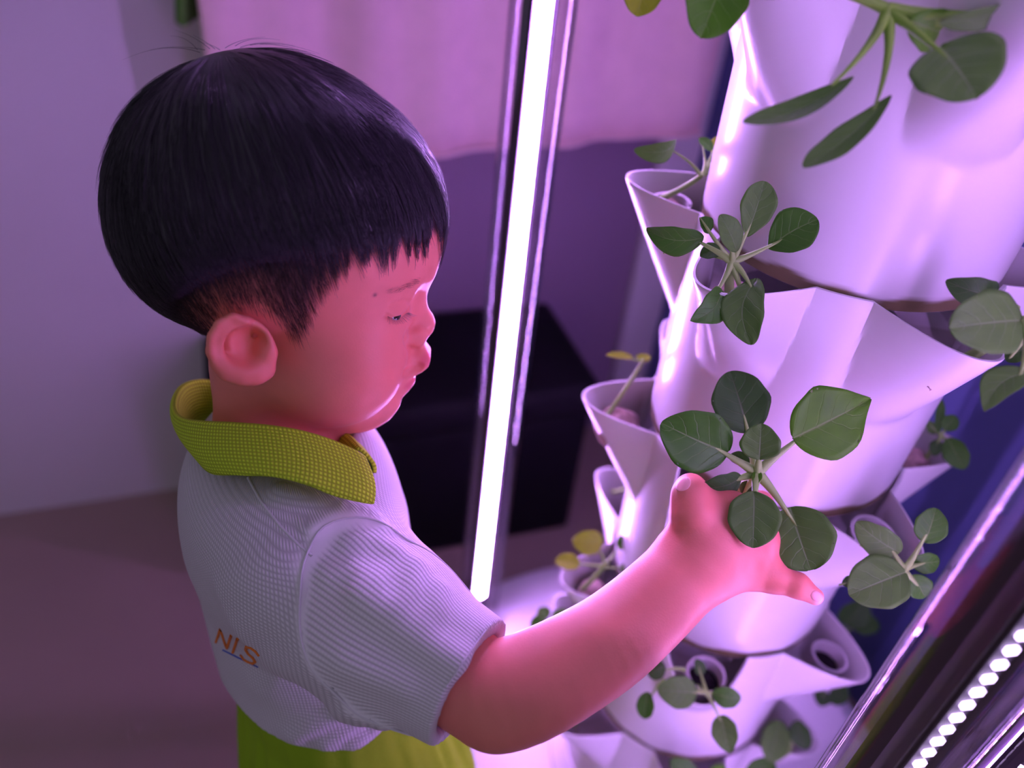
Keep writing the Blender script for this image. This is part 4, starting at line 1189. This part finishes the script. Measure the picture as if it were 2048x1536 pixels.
# ------------------------------------------------------------------ clothing
def knit(name, col, pitch, depth, rib=True, dark=0.35):
    """fine knit: a waffle of tiny ribs that follows two coordinates stored on the cloth"""
    m = bpy.data.materials.new(name); MATS[name] = m
    nt, b = nodes_of(m); N = nt.nodes; L = nt.links
    b.inputs['Roughness'].default_value = 0.85; b.inputs['Specular IOR Level'].default_value = 0.2
    def M(op, a, c=None):
        n = N.new('ShaderNodeMath'); n.operation = op
        for i, v in enumerate((a, c)):
            if v is None: continue
            if isinstance(v, (int, float)): n.inputs[i].default_value = v
            else: L.new(v, n.inputs[i])
        return n.outputs[0]
    hs = []
    for an in ('wu', 'wv'):
        at = N.new('ShaderNodeAttribute'); at.attribute_name = an
        hs.append(M('ADD', M('MULTIPLY', M('SINE', M('MULTIPLY', at.outputs['Fac'], 2 * math.pi / pitch)), 0.5), 0.5))
    w = N.new('ShaderNodeAttribute'); w.attribute_name = 'wave_u'
    hu = M('ADD', M('MULTIPLY', hs[0], w.outputs['Fac']), M('SUBTRACT', 1.0, w.outputs['Fac']))
    ka = N.new('ShaderNodeAttribute'); ka.attribute_name = 'knit_amp'
    h = M('SUBTRACT', 1.0, M('MULTIPLY', M('SUBTRACT', 1.0, M('POWER', M('MULTIPLY', hu, hs[1]), 0.6)), ka.outputs['Fac']))
    mx = N.new('ShaderNodeMix'); mx.data_type = 'RGBA'
    L.new(h, mx.inputs[0]); mx.inputs[6].default_value = (*[c * (1 - dark) for c in col], 1); mx.inputs[7].default_value = (*col, 1)
    L.new(mx.outputs[2], b.inputs['Base Color'])
    bp = N.new('ShaderNodeBump'); bp.inputs['Strength'].default_value = 0.9; bp.inputs['Distance'].default_value = depth
    L.new(h, bp.inputs['Height']); L.new(bp.outputs[0], b.inputs['Normal'])
    return m
knit('shirt_knit', (0.82, 0.79, 0.82), 0.0021, 0.0005)
knit('collar_knit', (0.74, 1.0, 0.055), 0.0023, 0.0006, dark=0.5)
mat('shorts_cloth', (0.26, 0.44, 0.016), 0.9, spec=0.15, noise=(25, 0.06), bump=(700, 0.25))
mat('print_orange', (0.75, 0.20, 0.02), 0.7)
mat('print_blue', (0.05, 0.10, 0.5), 0.7)
mat('seam_thread', (0.70, 0.68, 0.71), 0.85, spec=0.2)
SL = [P(662, 1168, .466), P(765, 1252, .441), P(932, 1360, .4215), P(1010, 1422, .413)]
SL_R = [.051, .0435, .0312, .0290]
S_AX = unit(SL[2] - SL[1])
C_CUT = P(941, 1365, .421)
YOKE = T_TOP + np.array([0, 0, -.035])
RING = [((730, 917, .440), (746, 1008, .4265)), ((705, 903, .436), (722, 1004, .4215)), ((660, 884, .432), (672, 992, .4165)), ((600, 867, .430), (606, 967, .4135)), ((535, 857, .432), (545, 953, .4155)), ((465, 852, .440), (480, 951, .4225)),
        ((405, 848, .453), (425, 946, .436)), ((362, 839, .470), (393, 914, .455)), ((346, 818, .487), (372, 878, .477)), ((351, 788, .503), (357, 846, .500)), ((372, 768, .516), (366, 812, .520)),
        ((412, 762, .527), (402, 800, .541)), ((480, 775, .534), (488, 818, .555)), ((560, 800, .529), (580, 850, .549)), ((640, 836, .512), (668, 886, .524)), ((692, 868, .492), (722, 914, .499)), ((722, 900, .470), (749, 946, .474))]
NECK_HOLE = np.mean([P(*a_) for a_, b_ in RING], axis=0)
def sd_shirt0(p):
    d = sd_torso(p, .003)
    d = smin(d, cone(p, YOKE - BR * .01, SL[0] + np.array([0, 0, .004]), .052, .046), .03)
    d = smin(d, cone(p, YOKE - BR * .01 - np.array([0, 0, .02]), SHO_L, .048, .036), .03)
    d = smax(d, -cone(p, NECK_HOLE + BF * .010 + np.array([0, 0, .07]), NECK_HOLE + BF * .010 + np.array([0, 0, .002]), .056, .044), .006)
    if near(p, SL[1], .22):
        s = chain(p, SL, SL_R, .02)
        d = smin(d, s, .014)
        far = (p - SL[1]) @ S_AX > 0
        cut = (p - C_CUT) @ S_AX
        d = np.where(far, smax(d, cut, .0015), d)
        d = smax(d, -smax(cone(p, C_CUT - S_AX * .022, SL[3], .0276, .0272), -(cut + .022), .002), .002)
    if near(p, SHO_L, .2):
        e = LEL + (SHO_L - LEL) * .25
        d = smin(d, cone(p, SHO_L, e, .040, .036), .02)
    return d
FOLDS = [  # photo polyline, height, half-width
    ([(722, 1188), (760, 1216), (790, 1236), (828, 1270), (870, 1295), (915, 1320)], .0030, .0075),
    ([(835, 1130), (822, 1180), (800, 1215)], .0022, .006), ([(880, 1178), (872, 1215), (850, 1245)], .0020, .006),
    ([(560, 985), (620, 1003), (680, 1018), (735, 1028), (768, 1060)], .0024, .0060),
    ([(625, 1060), (665, 1040), (715, 1045)], .0022, .0055), ([(700, 1085), (745, 1080), (790, 1100)], .0018, .006),
    ([(660, 1150), (700, 1140), (750, 1160)], .0014, .007), ([(690, 1330), (740, 1350), (800, 1372)], .0018, .008),
    ([(590, 1470), (640, 1445), (700, 1420)], .0038, .0065), ([(650, 1486), (690, 1460), (730, 1432)], .0030, .005), ([(712, 1486), (742, 1462), (765, 1444)], .0028, .005),
    ([(450, 1180), (500, 1150), (560, 1130)], .0016, .012), ([(480, 1250), (540, 1230), (590, 1250)], .0016, .014), ([(520, 1370), (570, 1330), (620, 1320)], .0018, .014)]
FOLD_LINES = [(trace_line(sd_shirt0, pl, 10), hgt, sg) for (pl, hgt, sg) in FOLDS]
HEM_Z = float(trace(sd_shirt0, 700, 1488)[2])
def sd_shirt(p):
    d = sd_shirt0(p)
    for (ln, hgt, sg) in FOLD_LINES:
        c = ln.mean(0)
        if not near(p, c, .10): continue
        d = d - 2.1 * hgt * np.exp(-(polydist(p, ln) / sg) ** 2)
    an = np.arctan2((p[:, :2] - T_HEM[:2]) @ BR[:2], (p[:, :2] - T_HEM[:2]) @ BF[:2])
    wob = np.sin(an * 9) * .0022 + np.sin(an * 5 + 1) * .002
    d = d - wob * np.clip((.66 - p[:, 2]) / .08, 0, 1)
    return smax(d, (HEM_Z + .004 * np.sin(an * 3) - p[:, 2]), .002)
_t1 = time.time()
_sv, _sq = surface_nets(sd_shirt, (-.36, .18, .55), (.06, .62, .86), .0020)
_sv = relax(_sv, _sq, 3)
shm = fast_mesh('polo_shirt', _sv, _sq)
# knit coordinates: round and along the sleeve, round and up the trunk
ons = np.clip(((_sv - SL[0]) @ unit(SL[2] - SL[0])) / .03 - .35, 0, 1)
sv_ax = unit(SL[2] - SL[0]); rel = _sv - SL[0]; al_ = rel @ sv_ax
xa = CAMP - SL[1]; xa = unit(xa - sv_ax * (xa @ sv_ax)); ya = np.cross(sv_ax, xa)
ang = np.arctan2(rel @ ya, rel @ xa)
du_s, dv_s = al_, ang * .040
ax2 = torso_axis(_sv[:, 2]); r2 = _sv[:, :2] - ax2
an2 = np.arctan2(r2 @ BF[:2], r2 @ BR[:2])
_pa, _pb, _pc = trace_pts(sd_shirt, [(624, 1113), (601, 1232), (655, 1372)])
SEAM_N = unit(np.cross(_pb - _pa, _pc - _pa)); SEAM_N = SEAM_N * np.sign(SEAM_N @ (C_CUT - _pa))
seam_d = (_sv - _pa) @ SEAM_N
sleeve = (seam_d > 0) & (np.sqrt(((_sv - SL[1]) ** 2).sum(1)) < .14)
fattr(shm, 'knit_amp', np.clip((np.abs(seam_d) - .0008) / .002, 0, 1))
fattr(shm, 'wu', np.where(sleeve, du_s, an2 * .095)); fattr(shm, 'wv', np.where(sleeve, dv_s, _sv[:, 2])); fattr(shm, 'wave_u', np.where(sleeve, .35, 1.0))
shirt = tag(link('polo_shirt', shm, 'shirt_knit', person), 'white waffle-knit polo shirt')
def seam(pts, r, n=40, name='seam'):
    ln = trace_line(sd_shirt, pts, n)
    for _ in range(3): ln[1:-1] = (ln[:-2] + ln[1:-1] * 2 + ln[2:]) / 4
    V, F = tube_arrays(list(ln), [r] * len(ln), 6)
    return link(name, mesh(name, V, F), 'seam_thread', shirt)
seam([(496, 955), (522, 1003), (560, 1052), (598, 1090), (624, 1112)], .0008)
on_seam = np.abs(seam_d) < .0016
sp = _sv[on_seam & (np.sqrt(((_sv - SL[0]) ** 2).sum(1)) < .12)]
sp = sp - ((sp - _pa) @ SEAM_N)[:, None] * SEAM_N
cc_ = sp.mean(0); su = unit(_pb - _pa); sw = np.cross(SEAM_N, su)
th_ = np.arctan2((sp - cc_) @ sw, (sp - cc_) @ su); rd_ = np.sqrt(((sp - cc_) ** 2).sum(1))
bins = np.linspace(-np.pi, np.pi, 61); ring_ = []
for k_ in range(60):
    mk_ = (th_ >= bins[k_]) & (th_ < bins[k_ + 1])
    if mk_.any(): ring_.append(sp[mk_][np.argsort(rd_[mk_])[int(.8 * (mk_.sum() - 1))]])
ring_ = np.array(ring_)
for _ in range(3): ring_ = (np.roll(ring_, 1, 0) + 2 * ring_ + np.roll(ring_, -1, 0)) / 4
V, F = tube_arrays(list(ring_) + [ring_[0]], [.0007] * (len(ring_) + 1), 6)
link('seam', mesh('seam', V, F), 'seam_thread', shirt)
seam([(974, 1258), (950, 1290), (920, 1333), (893, 1372)], .0005)
# the lettering across the back
def stroke(pts, r, m, name):
    ln = trace_line(sd_shirt, pts, 12)
    V, F = tube_arrays([q + unit(CAMP - q) * .0002 for q in ln], [r] * len(ln), 6); return link(name, mesh(name, V, F), m, shirt)
def letter_px(u, v): return (432 + 80 * u + 9 * v, 1284 + 50 * u - 27 * v)
for glyph in ([(0, 0), (0, 1), (.27, 0), (.27, 1)], [(.42, 0), (.42, 1)], [(.98, .82), (.86, 1), (.70, .98), (.62, .78), (.72, .55), (.90, .45), (.98, .25), (.88, .02), (.70, 0), (.60, .18)]):
    stroke([letter_px(*g) for g in glyph], .0010, 'print_orange', 'letter')
stroke([(446, 1300), (480, 1317), (516, 1334)], .0006, 'print_blue', 'underline')
# collar: a stand that folds over at the top; (fold px, py, depth), (edge px, py, depth)
def smooth_curve(pts, n):
    pts = np.array(pts); t = np.arange(len(pts)); tt = np.linspace(0, len(pts) - 1, n)
    out = []
    for a in tt:                                        # Catmull-Rom
        i = min(int(a), len(pts) - 2); u = a - i
        p0, p1, p2, p3 = pts[max(i - 1, 0)], pts[i], pts[i + 1], pts[min(i + 2, len(pts) - 1)]
        out.append(.5 * (2 * p1 + (p2 - p0) * u + (2 * p0 - 5 * p1 + 4 * p2 - p3) * u * u + (3 * p1 - p0 - 3 * p2 + p3) * u ** 3))
    return np.array(out)
nR = 140
FT = smooth_curve([P(*a) for a, b in RING], nR); LE = smooth_curve([P(*b) for a, b in RING], nR)
nc = FT.mean(0)
V = []; WU = []; WV = []
arc = np.concatenate([[0], np.cumsum(np.linalg.norm(np.diff((FT + LE) / 2, axis=0), axis=1))])
NS = 13
for i in range(nR):
    inn = unit((nc - FT[i]) * np.array([1, 1, 0]))
    base = FT[i] + inn * .006 + np.array([0, 0, -.030])
    row = [base, base * .5 + (FT[i] + inn * .004) * .5, FT[i] + inn * .0032 + np.array([0, 0, -.002]), FT[i] + inn * .0012 + np.array([0, 0, .0006])]
    L_ = np.linalg.norm(LE[i] - FT[i])
    for k in range(NS - 4):
        t = k / (NS - 5)
        row.append(FT[i] * (1 - t) + LE[i] * t - inn * .0035 * math.sin(math.pi * t) )
    run = 0
    for k, q in enumerate(row):
        if k: run += np.linalg.norm(q - row[k - 1])
        V.append(q); WU.append(arc[i]); WV.append(run)
cm = mesh('collar', V, grid_faces(nR, NS))
fattr(cm, 'wu', WU); fattr(cm, 'wv', WV); fattr(cm, 'wave_u', [1.0] * len(V)); fattr(cm, 'knit_amp', [1.0] * len(V))
collar = link('collar', cm, 'collar_knit', shirt)
collar['label'] = 'lime green ribbed polo collar'
sm = collar.modifiers.new('thick', 'SOLIDIFY'); sm.thickness = .0022; sm.offset = 0
# shorts
def sd_shorts(p):
    a = torso_axis(np.clip(p[:, 2], .45, .8)); dx = p[:, :2] - a
    f = dx @ BF[:2]; s = dx @ BR[:2]
    an = np.arctan2(s, f)
    fl_ = np.interp(p[:, 2], [.40, .50, .58, .60], [.022, .014, -.002, -.008]) + (.0022 * np.sin(an * 26) + .0016 * np.sin(an * 41 + 2)) * np.interp(p[:, 2], [.45, .55, .60], [.7, 1, 0.3])
    k0 = np.sqrt((f / (.076 + fl_)) ** 2 + (s / (.098 + fl_)) ** 2)
    d = (k0 - 1) * .085
    d = smax(d, p[:, 2] - (HEM_Z + .025), .004); d = smax(d, .43 - p[:, 2], .004)
    for sg in (-1, 1):
        h = HIPC + BR * .047 * sg
        d = smin(d, smax(cone(p, h, h + np.array([.012, 0, -.14]), .066, .072), (.335 - p[:, 2]), .004), .015)
    return d
_hv, _hq = surface_nets(sd_shorts, (-.38, .22, .30), (.08, .62, .62), .0032)
tag(link('shorts', fast_mesh('shorts', relax(_hv, _hq, 2), _hq), 'shorts_cloth', person), 'lime green elastic-waist shorts')
